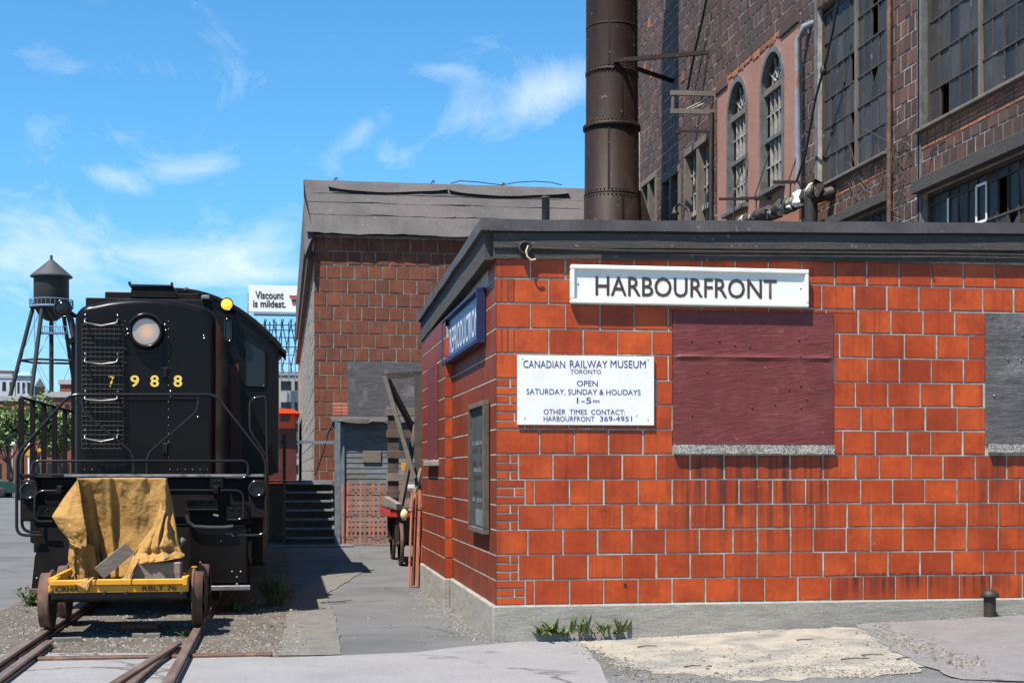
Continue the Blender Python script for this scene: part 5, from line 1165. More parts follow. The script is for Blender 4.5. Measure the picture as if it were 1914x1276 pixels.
# stanchions and side rail along the left walkway
xs_ = -2.93; prev = None; sp_pts = []
for y in (17.0, 17.75, 18.55, 19.4, 20.3, 21.6):
    z = 2.42; b = MB(); b.bbox((xs_ - .032, y - .008, zD - .3), (xs_ + .032, y + .008, z), .004); b.build('stanchion', 'black_rough', loco); sp_pts.append(Vector((xs_, y, z + .01)))
b = MB(); b.tube(sp_pts, .02, 8); b.build('side_handrail', 'rail_pipe', loco)
# bogies with wheels, fuel tank
for y0 in (18.6, 27.5):
    b = MB()
    for s in (-1, 1): b.bbox((LX + s * .98 - .07, y0 - 1.5, .45), (LX + s * .98 + .07, y0 + 1.5, .78), .03)
    b.bbox((LX - .9, y0 - .3, .5), (LX + .9, y0 + .3, .9), .03); bg_ = b.build('bogie', 'black_rough', loco)
    for dy in (-1.1, 1.1):
        for s in (-1, 1):
            b = MB(); b.lathe([(0, -.07), (.35, -.07), (.44, -.06), (.46, -.05), (.46, .04), (.50, .05), (.50, .07), (0, .07)], (LX + s * .735, y0 + dy, .57), 28, 'x'); b.build('wheel', 'rust', bg_)
b = MB(); b.bbox((LX - 1.3, 21.3, .45), (LX + 1.3, 25, 1.45), .1); b.build('fuel_tank', 'black_rough', loco)
for y in (17.1, 17.1 + .35):
    b = MB(); b.bbox((P(455, 0, YD).x, y, .5 + (y - 17.1)), (xr, y + .3, .53 + (y - 17.1)), .01); b.build('side_step', 'black_rough', loco)
b = MB(); b.bbox((xl + .1, YD + .3, .7), (xr - .05, YD + .36, zD - .06), .01); b.bbox((xr - .35, YD + .36, .55), (xr - .02, YC + 2, zD - .06), .02); b.bbox((xl + .05, YD + .36, .8), (xl + .4, YC + 2, zD - .06), .02); b.build('frame_skirt', 'black_rough', loco)

# ================================================================ TRACK CART
YK = 14.12; KX = -1.535
cart = empty('track_cart', (KX, 14.75, 0.1), 'small yellow railway push cart with spoked wheels in front of the locomotive', 'cart')
def kp(px, py, Y=YK): return P(px, py, Y)
a, c = kp(90, 1084), kp(352, 1105)
zb1, zt1 = c.z, a.z
b = MB(); b.bbox((a.x, YK, zb1), (c.x, YK + .05, zb1 + .07), .006); fb = b.build('front_beam', 'yellow', cart)
b = MB(); b.bbox((a.x + .01, YK - .025, zb1 + .072), (kp(178, 0).x, YK + .05, zt1), .006); b.build('top_rail', 'yellow', cart)
b = MB(); b.bbox((kp(181, 0).x, YK - .025, zb1 + .072), (kp(246, 0).x, YK + .05, zt1 + .004), .006); b.build('top_rail', 'yellow', cart)
b = MB(); b.bbox((kp(248, 0).x, YK - .025, zb1 + .072), (c.x - .02, YK + .05, zt1 + .002), .006); b.build('top_rail', 'yellow', cart)
b = MB(); b.bbox((c.x - .05, YK - .03, zb1 + .06), (c.x - .005, YK + .06, zt1 + .02), .006); b.build('end_block', 'yellow', cart)
for px in (100, 345):
    x = kp(px, 0).x; b = MB(); b.bbox((x - .03, YK + .051, zb1 + .04), (x + .03, YK + 1.55, zt1 + .02), .006); b.build('side_rail', 'yellow', cart)
b = MB(); b.bbox((a.x + .04, YK + .06, zb1 + .02), (c.x - .04, YK + 1.5, zb1 + .075), .005); b.build('deck', 'wood_dark', cart)
b = MB(); b.bbox((a.x + .02, YK + .03, zb1 - .06), (c.x - .02, YK + .12, zb1 - .003), .006); b.bbox((a.x + .05, YK + 1.35, zb1 - .1), (c.x - .05, YK + 1.45, zb1), .006); b.build('sub_frame', 'iron', cart)
for px in (195, 236, 340, 96):
    q = kp(px, 1106); b = MB(); b.lathe([(.022, .03), (.022, -.02), (.012, -.03), (.012, -.05), (0, -.05)], (q.x, YK, q.z - .004), 6, 'y', False); b.build('bolt', 'iron', cart)
t0, t1 = kp(104, 1099), kp(148, 1099); text('stencil', 'CRHA', 'ink', 'F', YK, (t0.x + t1.x) / 2, zb1 + .036, t1.x - t0.x, .048, fb, bold=.02)
t0, t1 = kp(266, 1099), kp(330, 1099); text('stencil', 'RBLT 76', 'ink', 'F', YK, (t0.x + t1.x) / 2, zb1 + .036, t1.x - t0.x, .048, fb, bold=.02)
for yw in (14.45, 15.55):
    b = MB(); b.tube([(KX - .66, yw, .365), (KX + .66, yw, .365)], .03, 10); b.build('axle', 'iron', cart)
    for s in (-1, 1):
        x = -2.245 if s < 0 else -.825; cz = .357; w = MB()
        w.lathe([(.222, .05 * s), (.262, .055 * s), (.266, -.02 * s), (.272, -.025 * s), (.295, -.035 * s), (.295, -.05 * s), (.235, -.052 * s), (.222, .05 * s)], (x, yw, cz), 40, 'x'); wh = w.build('wheel', 'rust', cart)
        h_ = MB(); h_.lathe([(0, .07 * s), (.055, .07 * s), (.06, -.07 * s), (0, -.07 * s)], (x, yw, cz), 16, 'x'); h_.build('hub', 'iron', wh)
        for k in range(9):
            t = 2 * math.pi * k / 9 + .2; d = Vector((0, math.cos(t), math.sin(t)))
            MB().bar(Vector((x, yw, cz)) + d * .05, Vector((x, yw, cz)) + d * .24, .022, .028, (1, 0, 0)).build('spoke', 'rust', wh)
# timber lying on the cart
tm = MB(); p, q = kp(185, 1071, YK + .15), kp(243, 1023, YK + .2)
tm.bar(p, q, .13, .04, (0, 1, .2)); tm.build('plank', 'wood_grey', label='short grey weathered plank tilted on the yellow cart', cat='plank')
p, q = kp(243, 1082, YK + .12), kp(338, 1050, YK + .12)
tm = MB(); tm.bbox((p.x, YK + .12, zb1 + .075), (q.x, YK + .42, q.z), .012); tm.build('timber_block', 'wood_grey', label='thick grey timber block lying on the right of the cart', cat='timber')
tm = MB(); tm.tube([kp(325, 1032, YK + .5), kp(344, 1006, YK + .5)], .028, 10); tm.build('pole_end', 'wood_grey', label='round grey pole end poking out of the tarpaulin', cat='pole')
# tarpaulin: draped front sheet, left flap and right bundle over a hidden machine
tarp = empty('tarpaulin', (KX, 14.9, .55), 'worn yellow canvas tarpaulin draped over the machine on the cart', 'tarpaulin')
def smooth_mesh(b, name, m, par, it=1):
    o = b.build(name, m, par); me = o.data
    bm = bmesh.new(); bm.from_mesh(me); bmesh.ops.remove_doubles(bm, verts=bm.verts, dist=.0004)
    for _ in range(it): bmesh.ops.smooth_vert(bm, verts=[v for v in bm.verts if not v.is_boundary], factor=.35, use_axis_x=True, use_axis_y=True, use_axis_z=True)
    for f in bm.faces: f.smooth = True
    bm.to_mesh(me); bm.free()
    md = o.modifiers.new('thickness', 'SOLIDIFY'); md.thickness = .006; md.offset = 0
    return o
from mathutils import noise as mn
def drape(rows, name, nx=40, ny=44, wr=.02, wx=3.0, folds=(), lift=None):
    """rows: list of control rows, each a list of (px,py,Y) of equal length; bilinear cloth with wrinkles"""
    nr, nc = len(rows), len(rows[0]); ctrl = [[P(*t) for t in r_] for r_ in rows]; b = MB(); vs = []
    for j in range(ny + 1):
        v = j / ny * (nr - 1); j0 = min(int(v), nr - 2); fv = v - j0
        for i in range(nx + 1):
            u = i / nx * (nc - 1); i0 = min(int(u), nc - 2); fu = u - i0
            p = (ctrl[j0][i0] * (1 - fu) + ctrl[j0][i0 + 1] * fu) * (1 - fv) + (ctrl[j0 + 1][i0] * (1 - fu) + ctrl[j0 + 1][i0 + 1] * fu) * fv
            s, t = i / nx, j / ny
            n = mn.noise(Vector((s * 22 + t * 9, t * 15 - s * 5, 9.3))) * .010 + mn.ridged_multi_fractal(Vector((s * 3.5 + t * 2, t * 3 - s, 4.4 + len(name))), 1.0, 2.0, 3, 1.0, 2.0) * .012 + mn.noise(Vector((s * wx * 2.2, t * 2.2, 3.1 + len(name)))) * wr * 1.6 + mn.noise(Vector((s * 9, t * 7, 1.7))) * wr * .5
            for (fc, fwid, fa, fs) in folds: n += fa * math.exp(-((s - fc - fs * t) / fwid) ** 2) * min(1, t * 2.5)
            vs.append(p + Vector((n * .25, -n, n * .1)))
    b.add(vs, [(j * (nx + 1) + i, j * (nx + 1) + i + 1, (j + 1) * (nx + 1) + i + 1, (j + 1) * (nx + 1) + i) for j in range(ny) for i in range(nx)], True)
    return smooth_mesh(b, name, 'canvas', tarp)
T0 = 14.62
drape([[(148, 894, T0 + .55), (200, 893, T0 + .55), (255, 893, T0 + .55), (309, 894, T0 + .55)],
       [(146, 894, T0), (200, 893, T0), (255, 893, T0), (309, 894, T0)],
       [(150, 925, T0 + .06), (203, 928, T0 + .05), (255, 930, T0 + .03), (310, 930, T0 - .02)],
       [(160, 985, T0 + .17), (206, 985, T0 + .12), (258, 985, T0 + .07), (309, 985, T0 - .06)],
       [(171, 1035, T0 + .20), (210, 1035, T0 + .12), (260, 1035, T0 + .04), (312, 1030, T0 - .1)],
       [(180, 1085, T0 + .16), (212, 1080, T0 + .05), (262, 1075, T0 - .02), (318, 1070, T0 - .12)]], 'front_sheet', 64, 60, .016, folds=((.36, .035, .035, -.02), (.42, .05, -.05, -.01), (.60, .06, .02, .06), (.12, .05, -.05, .06), (.80, .05, -.02, .02)))
drape([[(148, 894, T0 + .5), (147, 894, T0 + .25), (144, 893, T0 - .02)],
       [(122, 928, T0 + .4), (121, 928, T0 + .05), (150, 926, T0 - .06)],
       [(104, 958, T0 + .35), (97, 965, T0 - .08), (157, 968, T0 - .13)],
       [(116, 990, T0 + .3), (112, 988, T0 - .10), (163, 1000, T0 - .15)],
       [(132, 1004, T0 + .2), (128, 1006, T0 - .10), (160, 1026, T0 - .16)]], 'left_flap', 30, 44, .012, folds=((.72, .08, .03, 0), (.4, .06, -.02, .1)))
drape([[(132, 1000, T0 + .2), (131, 1002, T0 + .02), (150, 1010, T0 - .04), (176, 1020, T0 + .08)],
       [(130, 1040, T0 + .2), (127, 1045, T0 + .0), (152, 1048, T0 - .05), (180, 1050, T0 + .08)],
       [(134, 1088, T0 + .2), (136, 1090, T0 + .0), (160, 1090, T0 - .04), (186, 1088, T0 + .08)]], 'lower_left_sheet', 28, 30, .016, folds=((.45, .08, .04, 0), (.75, .06, -.04, .05)))
drape([[(126, 1004, T0 - .10), (140, 1012, T0 - .17), (162, 1022, T0 - .17)],
       [(132, 1016, T0 - .13), (142, 1022, T0 - .18), (156, 1028, T0 - .17)]], 'torn_hem', 14, 6, .012)
drape([[(310, 894, T0 + .5), (310, 894, T0 + .2), (309, 894, T0 - .01)],
       [(322, 950, T0 + .4), (322, 950, T0 + .1), (308, 945, T0 - .04)],
       [(330, 1000, T0 + .4), (330, 1000, T0), (296, 985, T0 - .14)],
       [(334, 1040, T0 + .4), (338, 1040, T0 - .05), (300, 1035, T0 - .2)]], 'right_flap', 24, 34, .02, folds=((.5, .1, .04, .1),))
drape([[(300, 940, T0 - .04), (304, 950, T0 - .08), (312, 965, T0 - .1), (320, 980, T0 + .02)],
       [(286, 985, T0 - .12), (296, 985, T0 - .22), (308, 986, T0 - .2), (322, 988, T0)],
       [(272, 1004, T0 - .16), (290, 1000, T0 - .28), (308, 1004, T0 - .26), (328, 1008, T0 - .05)],
       [(256, 1022, T0 - .22), (284, 1022, T0 - .33), (308, 1020, T0 - .33), (334, 1020, T0 - .1)],
       [(250, 1034, T0 - .26), (280, 1034, T0 - .30), (310, 1032, T0 - .29), (340, 1032, T0 - .16)],
       [(246, 1046, T0 - .33), (280, 1046, T0 - .40), (312, 1042, T0 - .40), (346, 1036, T0 - .2)],
       [(242, 1056, T0 - .36), (278, 1052, T0 - .43), (312, 1047, T0 - .42), (344, 1041, T0 - .24)]], 'right_bundle', 44, 44, .034, 3.6, folds=((.35, .08, .025, .25), (.62, .06, -.03, -.2)))
drape([[(250, 1040, T0 - .36), (258, 1048, T0 - .42)], [(242, 1058, T0 - .40), (250, 1062, T0 - .45)], [(234, 1076, T0 - .42), (242, 1080, T0 - .46)], [(222, 1084, T0 - .44), (236, 1085, T0 - .47)]], 'bundle_tail', 10, 18, .01)
drape([[(146, 1082, YK + .1), (165, 1080, YK + .02), (176, 1078, YK + .1)], [(138, 1090, YK - .01), (158, 1090, YK - .04), (170, 1084, YK - .01)], [(150, 1096, YK - .04), (162, 1100, YK - .05), (166, 1092, YK - .04)], [(160, 1104, YK - .04), (163, 1107, YK - .05), (166, 1104, YK - .04)]], 'hanging_corner', 14, 16, .01)
b = MB(); pts = [P(*t) for t in ((139, 1022, T0 - .1), (140, 1040, T0 - .06), (137, 1055, T0 - .08), (140, 1070, T0 - .06), (134, 1078, T0 - .15))]; b.tube(pts, .011, 6); b.build('rope', 'canvas', tarp)
b = MB(); b.bbox((KX - .3, T0 + .18, zb1 + .08), (KX + .28, T0 + .5, 1.45), .03); b.build('machine', 'iron', cart)
b = MB(); p, q = P(92, 1086, YK + .1), P(134, 1066, YK + .5); b.bar(p, q, .035, .05); b.build('brace', 'yellow', cart)
# ================================================================ YARD: stairs, shed, fences, wagon
random.seed(51)
YS = 31.3
st = empty('stairs', (0.6, YS, 0), 'wide grey blue wooden stairs beside the tile building, half in shade', 'stairs')
xa, xb = 0.0, P(626, 900, YS).x
for k in range(7):
    z = .18 + k * .193; y = YS + k * .24
    b = MB(); b.bbox((xa, y, z - .045), (xb, y + .27, z), .006); b.build('tread', 'stair', st)
for x in (xa + .05, xb - .04):
    b = MB(); b.prism([(x, YS - .02, 0), (x, YS + 1.75, 1.36), (x, YS + 1.75, 1.1), (x, YS + .3, 0)], (0, 0, 0), (.045, 0, 0)); b.build('stringer', 'wood_dark', st)
b = MB(); b.bbox((xa - .6, YS + 1.70, 1.34), (xb + .05, YM - .05, 1.39), .006); b.build('landing', 'stair', st)
b = MB(); b.box((xa - .6, YS + 1.85, 0), (xb, YM - .06, 1.33)); b.build('riser_board', 'wood_dark', st)
q = P(631, 790, YS - .1); b = MB(); b.bbox((q.x - .06, YS - .16, 0), (q.x + .06, YS - .06, q.z), .006); b.build('newel_post', 'stair', st)
a = P(620, 826, YS - .1); b = MB(); b.bar((xa - .3, YS - .05, a.z), (q.x - .06, YS - .1, a.z), .05, .06); b.build('hand_rail', 'stair', st)
b = MB(); b.bbox((xa - .02, YS - .1, 0), (xa + .05, YS - .02, a.z + .15), .006); b.build('newel_post', 'wood_dark', st)
ys = YS + .9
b = MB()
sh = empty('shed', (2.2, ys, 0), 'blue grey clapboard lean-to shed behind the snow fence', 'shed')
xs0, xs1 = P(638, 800, ys).x, P(800, 800, ys).x
zt_ = P(640, 792, ys).z; b = MB(); b.box((xs0, ys + .03, 0), (xs1, YM - .02, zt_)); b.build('wall', 'shed', sh)
z = .25; k = 0
while z < zt_:
    h = .118; b = MB(); dx = U(-.01, .01); b.add([(xs0 - .01, ys + .011, z), (xs1, ys + .011 + dx, z + dx), (xs1, ys + .022, z + h), (xs0 - .01, ys + .022, z + h), (xs0 - .01, ys + .03, z), (xs1, ys + .03, z)], [(0, 1, 2, 3), (0, 4, 5, 1), (0, 3, 4)]); b.build('clapboard', 'shed', sh); z += h
b = MB(); b.bbox((xs0 - .03, ys - .03, 0), (xs0 + .07, ys + .03, zt_), .004); b.build('corner_post', 'stair', sh)
zr = P(640, 786, ys).z; n = 20; vs = []
for k in range(n + 1):
    x = P(618, 0, ys).x + (xs1 + .1 - P(618, 0, ys).x) * k / n; w = .03 * math.sin(k * .9) + U(-.02, .02)
    vs += [(x, ys - .22, zr - .05 + w), (x, ys - .20, zr + .02), (x, YM - .02, zr + .14)]
MB().add(vs, [(3 * k + q_, 3 * k + 3 + q_, 3 * k + 4 + q_, 3 * k + 1 + q_) for k in range(n) for q_ in (0, 1)]).build('roof', 'tar', sh)
b = MB(); b.tube([P(622, 787, ys - .2), P(612, 810, ys - .25), P(603, 845, ys - .3), P(588, 888, ys - .35)], .03, 6); b.build('drain_hose', 'iron', sh)
a, c = P(678, 842, ys), P(712, 864, ys); b = MB(); b.bbox((a.x, ys - .02, c.z), (c.x, ys + .01, a.z), .004); b.build('patch_board', 'wood_grey', sh)
# snow fence
fe = empty('snow_fence', (2, YS - .3, 0), 'red orange slatted snow fence standing in front of the shed', 'fence')
x = P(641, 950, YS - .3).x; xe = P(775, 950, YS - .3).x; i = 0
while x < xe:
    y = YS - .3 - .15 * (x - 1.2) + .02 * math.sin(i); t = U(-.02, .02)
    b = MB(); b.bar((x, y, .03 + U(0, .03)), (x + t, y, 1.33 + U(-.03, .03)),   .046, .012, (0, 1, 0)); b.build('slat', 'slat', fe); x += .092 + U(-.01, .01); i += 1
for z in (.2, .68, 1.15):
    b = MB(); b.tube([(P(641, 950, YS - .3).x, YS - .32, z), (xe, YS - .32 - .15 * (xe - 1.2), z)], .006, 4); b.build('wire', 'iron', fe)
rl = empty('fence_roll', (1.76, 19.75, 0), 'rolled bundle of red snow fence slats leaning at the building corner', 'fence roll')
for k in range(16):
    t = k * .9; r = .05 + .008 * k; cxr, cyr = P(786, 1000, 19.7).x, 19.85
    x, y = cxr + r * math.cos(t), cyr + r * math.sin(t)
    b = MB(); b.bar((x * 1.0 - .03, y, .02), (x + .02, y + .02, 1.30 + U(-.05, .05)), .036, .012, (math.cos(t), math.sin(t), 0)); b.build('slat', 'slat', rl)
for z in (.35, 1.1):
    b = MB(); b.tube([(cxr + .15 * math.cos(2 * math.pi * k / 12) - .01, cyr + .15 * math.sin(2 * math.pi * k / 12), z) for k in range(13)], .005, 4); b.build('wire', 'iron', rl)
# baggage wagon
YW = 24.4
wg = empty('baggage_wagon', (2.6, YW, 0), 'old baggage wagon with red frame and tall weathered wooden racks', 'wagon')
def wp(px, py, Y=YW): return P(px, py, Y)
zb_ = wp(0, 962).z
xw0, xw1 = wp(728, 0).x, wp(728, 0).x + 1.25
b = MB(); b.bbox((xw0, YW, zb_ - .07), (xw1, YW + .07, zb_ + .06), .01); b.build('red_beam', 'red', wg)
b = MB(); b.bbox((xw0, YW + 2.3, zb_ - .07), (xw1, YW + 2.37, zb_ + .06), .01); b.build('red_beam', 'red', wg)
for x in (xw0 + .03, xw1 - .03):
    b = MB(); b.bbox((x - .04, YW + .071, zb_ - .06), (x + .04, YW + 2.299, zb_ + .05), .01); b.build('side_sill', 'red', wg)
b = MB(); b.bbox((xw0, YW - .02, zb_ + .061), (xw1, YW + 2.4, zb_ + .10), .005); b.build('deck', 'wood_dark', wg)
for (x, y) in ((wp(750, 0).x, YW + .1), (wp(750, 0).x + .8, YW + .1), (wp(750, 0).x, YW + 1.9), (wp(750, 0).x + .8, YW + 1.9)):
    w = MB(); w.lathe([(.30, -.03), (.37, -.03), (.37, .03), (.30, .03), (.30, -.03)], (x, y, .37), 32, 'x'); wh = w.build('wheel', 'rust', wg)
    for k in range(10):
        t = 2 * math.pi * k / 10; MB().bar((x, y, .37), (x, y + .31 * math.cos(t), .37 + .31 * math.sin(t)), .025, .025, (1, 0, 0)).build('spoke', 'wood_dark', wh)
    h_ = MB(); h_.lathe([(0, -.07), (.06, -.07), (.06, .07), (0, .07)], (x, y, .37), 12, 'x'); h_.build('hub', 'iron', wh)
for y in (YW + .1, YW + 1.9):
    b = MB(); b.tube([(wp(750, 0).x, y, .37), (wp(750, 0).x + .8, y, .37)], .03, 8); b.bbox((xw0 + .1, y - .05, .40), (xw1 - .1, y + .05, zb_ - .071), .01); b.build('axle', 'iron', wg)
Yr = YW + 2.2                                      # rear rack
def post(p0, p1, w, t, m='wood_dark', name='rack_post'): MB().bar(p0, p1, w, t, (0, 1, 0)).build(name, m, wg)
zT = P(0, 690, Yr).z
post((P(735, 0, Yr).x, Yr, zb_ + .1), (P(735, 0, Yr).x, Yr, P(0, 765, Yr).z), .20, .05)
post((xw1 - .05, Yr, zb_ + .1), (xw1 - .05, Yr, zT), .2, .05)
post((P(783, 0, YW + .2).x, YW + .2, zb_ + .1), (P(783, 0, YW + .2).x, YW + .2, P(0, 692, YW + .2).z), .15, .05)
post((xw1 - .02, YW + .2, zb_ + .1), (xw1 - .02, YW + .2, P(0, 692, YW + .2).z), .15, .05)
for py in (765, 808, 848, 892, 925):
    z = P(0, py, Yr).z; MB().bbox((P(722, 0, Yr).x, Yr - .06, z - .07), (xw1, Yr - .026, z + .07), .006).build('rack_slat', 'wood_grey' if py in (765, 892) else 'wood_dark', wg)
a, c = wp(717, 704, YW + .3), wp(790, 690, YW + .3)
MB().bar(a, c + Vector((.6, .3, 0)), .07, .09).build('top_rail', 'wood_dark', wg)
MB().bar(wp(719, 702, YW + .1), wp(775, 893, YW + .0), .10, .07).build('diagonal_brace', 'wood_grey', wg)
MB().bar(wp(722, 706, YW + .4), wp(779, 815, YW + .9), .10, .07).build('diagonal_brace', 'wood_dark', wg)
MB().bar(wp(779, 790, YW + .6), wp(749, 945, YW + .3), .09, .06).build('diagonal_brace', 'wood_dark', wg)
MB().bar(wp(788, 875, YW + .1), wp(767, 955, YW - .05), .07, .05).build('diagonal_brace', 'wood_grey', wg)
MB().bar(wp(721, 932, YW + .5), wp(746, 947, YW - .1), .10, .10).build('loose_beam', 'wood_grey', wg)
a, c = wp(750, 865, YW + 1.2), wp(762, 879, YW + 1.2); MB().bbox((a.x, YW + 1.2, c.z), (c.x, YW + 1.23, a.z), .003).build('yellow_plate', 'yellow', wg)
a, c = wp(757, 905, YW + 1.2), wp(777, 912, YW + 1.2); MB().bbox((a.x, YW + 1.2, c.z), (c.x, YW + 1.23, a.z), .003).build('white_plate', 'white', wg)
b = MB(); bm = bmesh.new(); bmesh.ops.create_icosphere(bm, subdivisions=2, radius=.07); c = wp(755, 962, YW - .06)
for v in bm.verts: v.co = Vector((v.co.x * .9, v.co.y * .5, v.co.z * 1.4)) * U(.8, 1.2) + c
b.bm(bm, True); b.build('rag', 'cream', label='pale rag hanging on the red frame of the wagon', cat='rag')
# low kerb by the stairs
b = MB(); b.bbox((P(505, 0, 30.6).x, 30.5, 0), (P(660, 0, 30.6).x, 30.75, .05), .01); b.build('kerb_plank', 'stair', label='pale plank lying on the ground at the foot of the stairs', cat='plank')

# ================================================================ PLANTS
def blade(b, base, d, L, w, droop, seg=4):
    base = Vector(base); d = Vector(d).normalized(); side = d.cross(Vector((0, 0, 1))); side = side.normalized() if side.length > .01 else Vector((1, 0, 0))
    p = base; vs = []
    for k in range(seg + 1):
        t = k / seg; ww = w * math.sin(math.pi * min(.97, .18 + .82 * t)) ** .8 if t < 1 else .001
        vs += [p - side * ww, p + side * ww]; d = (d + Vector((0, 0, -droop / seg))).normalized(); p = p + d * L / seg
    b.add(vs, [(2 * k, 2 * k + 1, 2 * k + 3, 2 * k + 2) for k in range(seg)])
def weed(name, px, py, z, n, L, w, label, spread=.9, droop=.7, m='leaf', sxy=.05, Y=None):
    c = G(px, py, z) if Y is None else P(px, py, Y)
    t = empty(name, c, label, 'plant')
    b = MB()
    for k in range(n):
        a = U(0, 6.28); e = U(.25, spread); blade(b, c + Vector((U(-sxy, sxy), U(-sxy, sxy) * .5, 0)), (math.cos(a) * e, math.sin(a) * e * .8 - .1, U(.5, 1)), L * U(.6, 1.1), w * U(.7, 1.2), droop * U(.5, 1.3))
    b.build('leaves', m, t)
    b = MB(); b.tube([c - Vector((0, 0, .03)), c + Vector((0, 0, L * .35))], .006, 5); b.build('stem', m, t); return t
yy = YF - .09
weed('weed', 1030, 1184, .02, 26, .19, .022, 'broad leafed weed leftmost along the foot of the front wall', .9, .9, sxy=.09, Y=yy)
weed('weed', 1085, 1180, .02, 24, .20, .013, 'spiky weed second from the corner at the foot of the wall', .7, .4, sxy=.10, Y=yy)
weed('weed', 1130, 1180, .02, 15, .14, .012, 'small weed third from the corner at the foot of the wall', .9, .6, sxy=.05, Y=yy)
weed('weed', 1163, 1180, .02, 18, .18, .012, 'rightmost grassy weed before the sandy patch at the wall', .6, .3, sxy=.04, Y=yy)
weed('weed', 1757, 1164, .15, 14, .10, .006, 'tiny grass tuft near the domed vent pipe', 1., .4, sxy=.03, Y=yy)
weed('weed', 350, 1188, .02, 16, .12, .018, 'small green weed growing between the rails by the right rail', .9, .8, sxy=.05)
weed('weed', 455, 1140, .02, 20, .14, .016, 'low leafy weed under the right side of the locomotive', .9, .7, sxy=.14)
random.seed(87)
for i, (px, n_, L_) in enumerate(((1008, 9, .10), (1052, 10, .12), (1062, 7, .08), (1106, 8, .10), (1148, 8, .09))):
    weed('weed', px, 1184, .02, n_, L_, .009 if i % 2 else .016, ['short weed at the very left of the wall clump', 'low weed between the first two clumps at the wall', 'tiny weed under the spiky clump at the wall', 'tiny weed between the second and third clump at the wall', 'low weed beside the rightmost grassy clump at the wall'][i], 1.0, .9, 'dry' if i in (1, 3) else 'leaf', .05, yy + .02)
def bushy(name, px, py, n, R_, H, label, m='leaf', lw=.012):
    c = G(px, py, 0); t = empty(name, c, label, 'plant'); b = MB(); s = MB()
    for k in range(n // 9):
        a = U(0, 6.28); e = U(0, 1); top = c + Vector((math.cos(a) * R_ * e, math.sin(a) * R_ * e * .7, H * U(.4, 1.1))); s.tube([c + Vector((math.cos(a) * .05, math.sin(a) * .05, 0)), top], .004, 3, cap=False)
        for j in range(9):
            p = c.lerp(top, U(.15, 1)); blade(b, p, (U(-1, 1), U(-1, 1), U(-.2, .9)), U(.05, .10), lw * U(.7, 1.3), .5, 2)
    b.build('leaves', m, t); s.build('stems', 'dry', t); return t
bushy('bush', 512, 1132, 900, .28, .38, 'scruffy grey green bush right of the locomotive pilot', 'dry', .008)
bushy('bush', 62, 1132, 420, .26, .20, 'low green weeds left of the cart wheel', 'leaf', .011)
bushy('bush', 715, 1012, 500, .7, .55, 'green weeds growing behind the snow fence', 'leaf', .03)
bushy('bush', 440, 1140, 160, .2, .13, 'thin low weeds beside the right rail behind the cart', 'leaf', .010)

# ================================================================ BACKGROUND
random.seed(61)
# water tower
DT = 240.0
def T(px, py, Y=DT): return P(px, py, Y)
wt = empty('water_tower', (T(96, 800).x, DT, 0), 'dark water tower with conical roof on tall splayed legs', 'water tower')
cxt = T(96, 0).x; k_ = (T(130, 0).x - T(64, 0).x) / 2
zr0, zr1, zt0, zt1 = T(0, 483).z, T(0, 513).z, T(0, 513).z, T(0, 572).z
b = MB(); b.lathe([(0, T(0, 600).z), (k_ * .35, T(0, 597).z), (k_ * .75, T(0, 586).z), (k_, zt1), (k_, zt0)], (cxt, DT, 0), 40); b.build('tank', 'tank', wt)
b = MB(); b.lathe([(k_ * 1.2, zr1 - .3), (k_ * 1.2, zr1 - .1), (.25, zr0), (.2, zr0 + .7), (0, zr0 + .7)], (cxt, DT, 0), 40, smooth=False); b.build('roof', 'tank_roof', wt)
b = MB(); b.lathe([(k_, zt1 - .2), (k_ * 1.25, zt1 - .2), (k_ * 1.25, zt1 + .1), (k_, zt1 + .1)], (cxt, DT, 0), 40); b.build('balcony', 'bluesteel', wt)
b = MB(); b.tube([(cxt + k_ * 1.23 * math.cos(2 * math.pi * q / 30), DT + k_ * 1.23 * math.sin(2 * math.pi * q / 30), zt1 + 1.1) for q in range(31)], .07, 4)
for q in range(30): t = 2 * math.pi * q / 30; b.tube([(cxt + k_ * 1.23 * math.cos(t), DT + k_ * 1.23 * math.sin(t), zt1), (cxt + k_ * 1.23 * math.cos(t), DT + k_ * 1.23 * math.sin(t), zt1 + 1.1)], .05, 4)
b.build('balcony_rail', 'bluesteel', wt)
legs = []
for a_ in (205, 155, 25, -25, 270, 90):
    pass
angs = [math.radians(a) for a in (196, 250, 335, 20, 60, 130)]
zm_ = T(0, 674).z
for a in angs:
    top = Vector((cxt + k_ * .98 * math.cos(a), DT + k_ * .98 * math.sin(a), zt1 + .4)); bot = Vector((cxt + k_ * 3.5 * math.cos(a), DT + k_ * 3.5 * math.sin(a), 0)); legs.append((top, bot))
    b = MB(); b.tube([top, bot], .33, 8); b.build('leg', 'tank', wt)
b = MB(); b.tube([(cxt, DT, T(0, 600).z), (cxt, DT, 0)], .35, 8); b.build('riser_pipe', 'tank', wt)
b = MB(); mids = [t.lerp(q, (t.z - zm_) / (t.z - q.z)) for t, q in legs]
for i in range(6): b.tube([mids[i], mids[(i + 1) % 6]], .18, 5)
b.build('ring_strut', 'tank', wt)
b = MB()
for i in range(6):
    j = (i + 1) % 6
    b.tube([legs[i][0], mids[j]], .035, 3); b.tube([legs[j][0], mids[i]], .035, 3); b.tube([mids[i], legs[j][1]], .035, 3); b.tube([mids[j], legs[i][1]], .035, 3)
b.build('brace_rod', 'bluesteel', wt)
zc_ = T(0, 624).z; a0, a1 = T(78, 0).x, T(131, 0).x
b = MB(); b.bbox((a0, DT - k_ * 1.3, zc_ - .2), (a1, DT - k_ * 1.3 + 1, zc_ + .1), .02)
for q in range(14): x = a0 + (a1 - a0) * q / 13; b.tube([(x, DT - k_ * 1.3, zc_), (x, DT - k_ * 1.3, zc_ + 1.)], .06, 4)
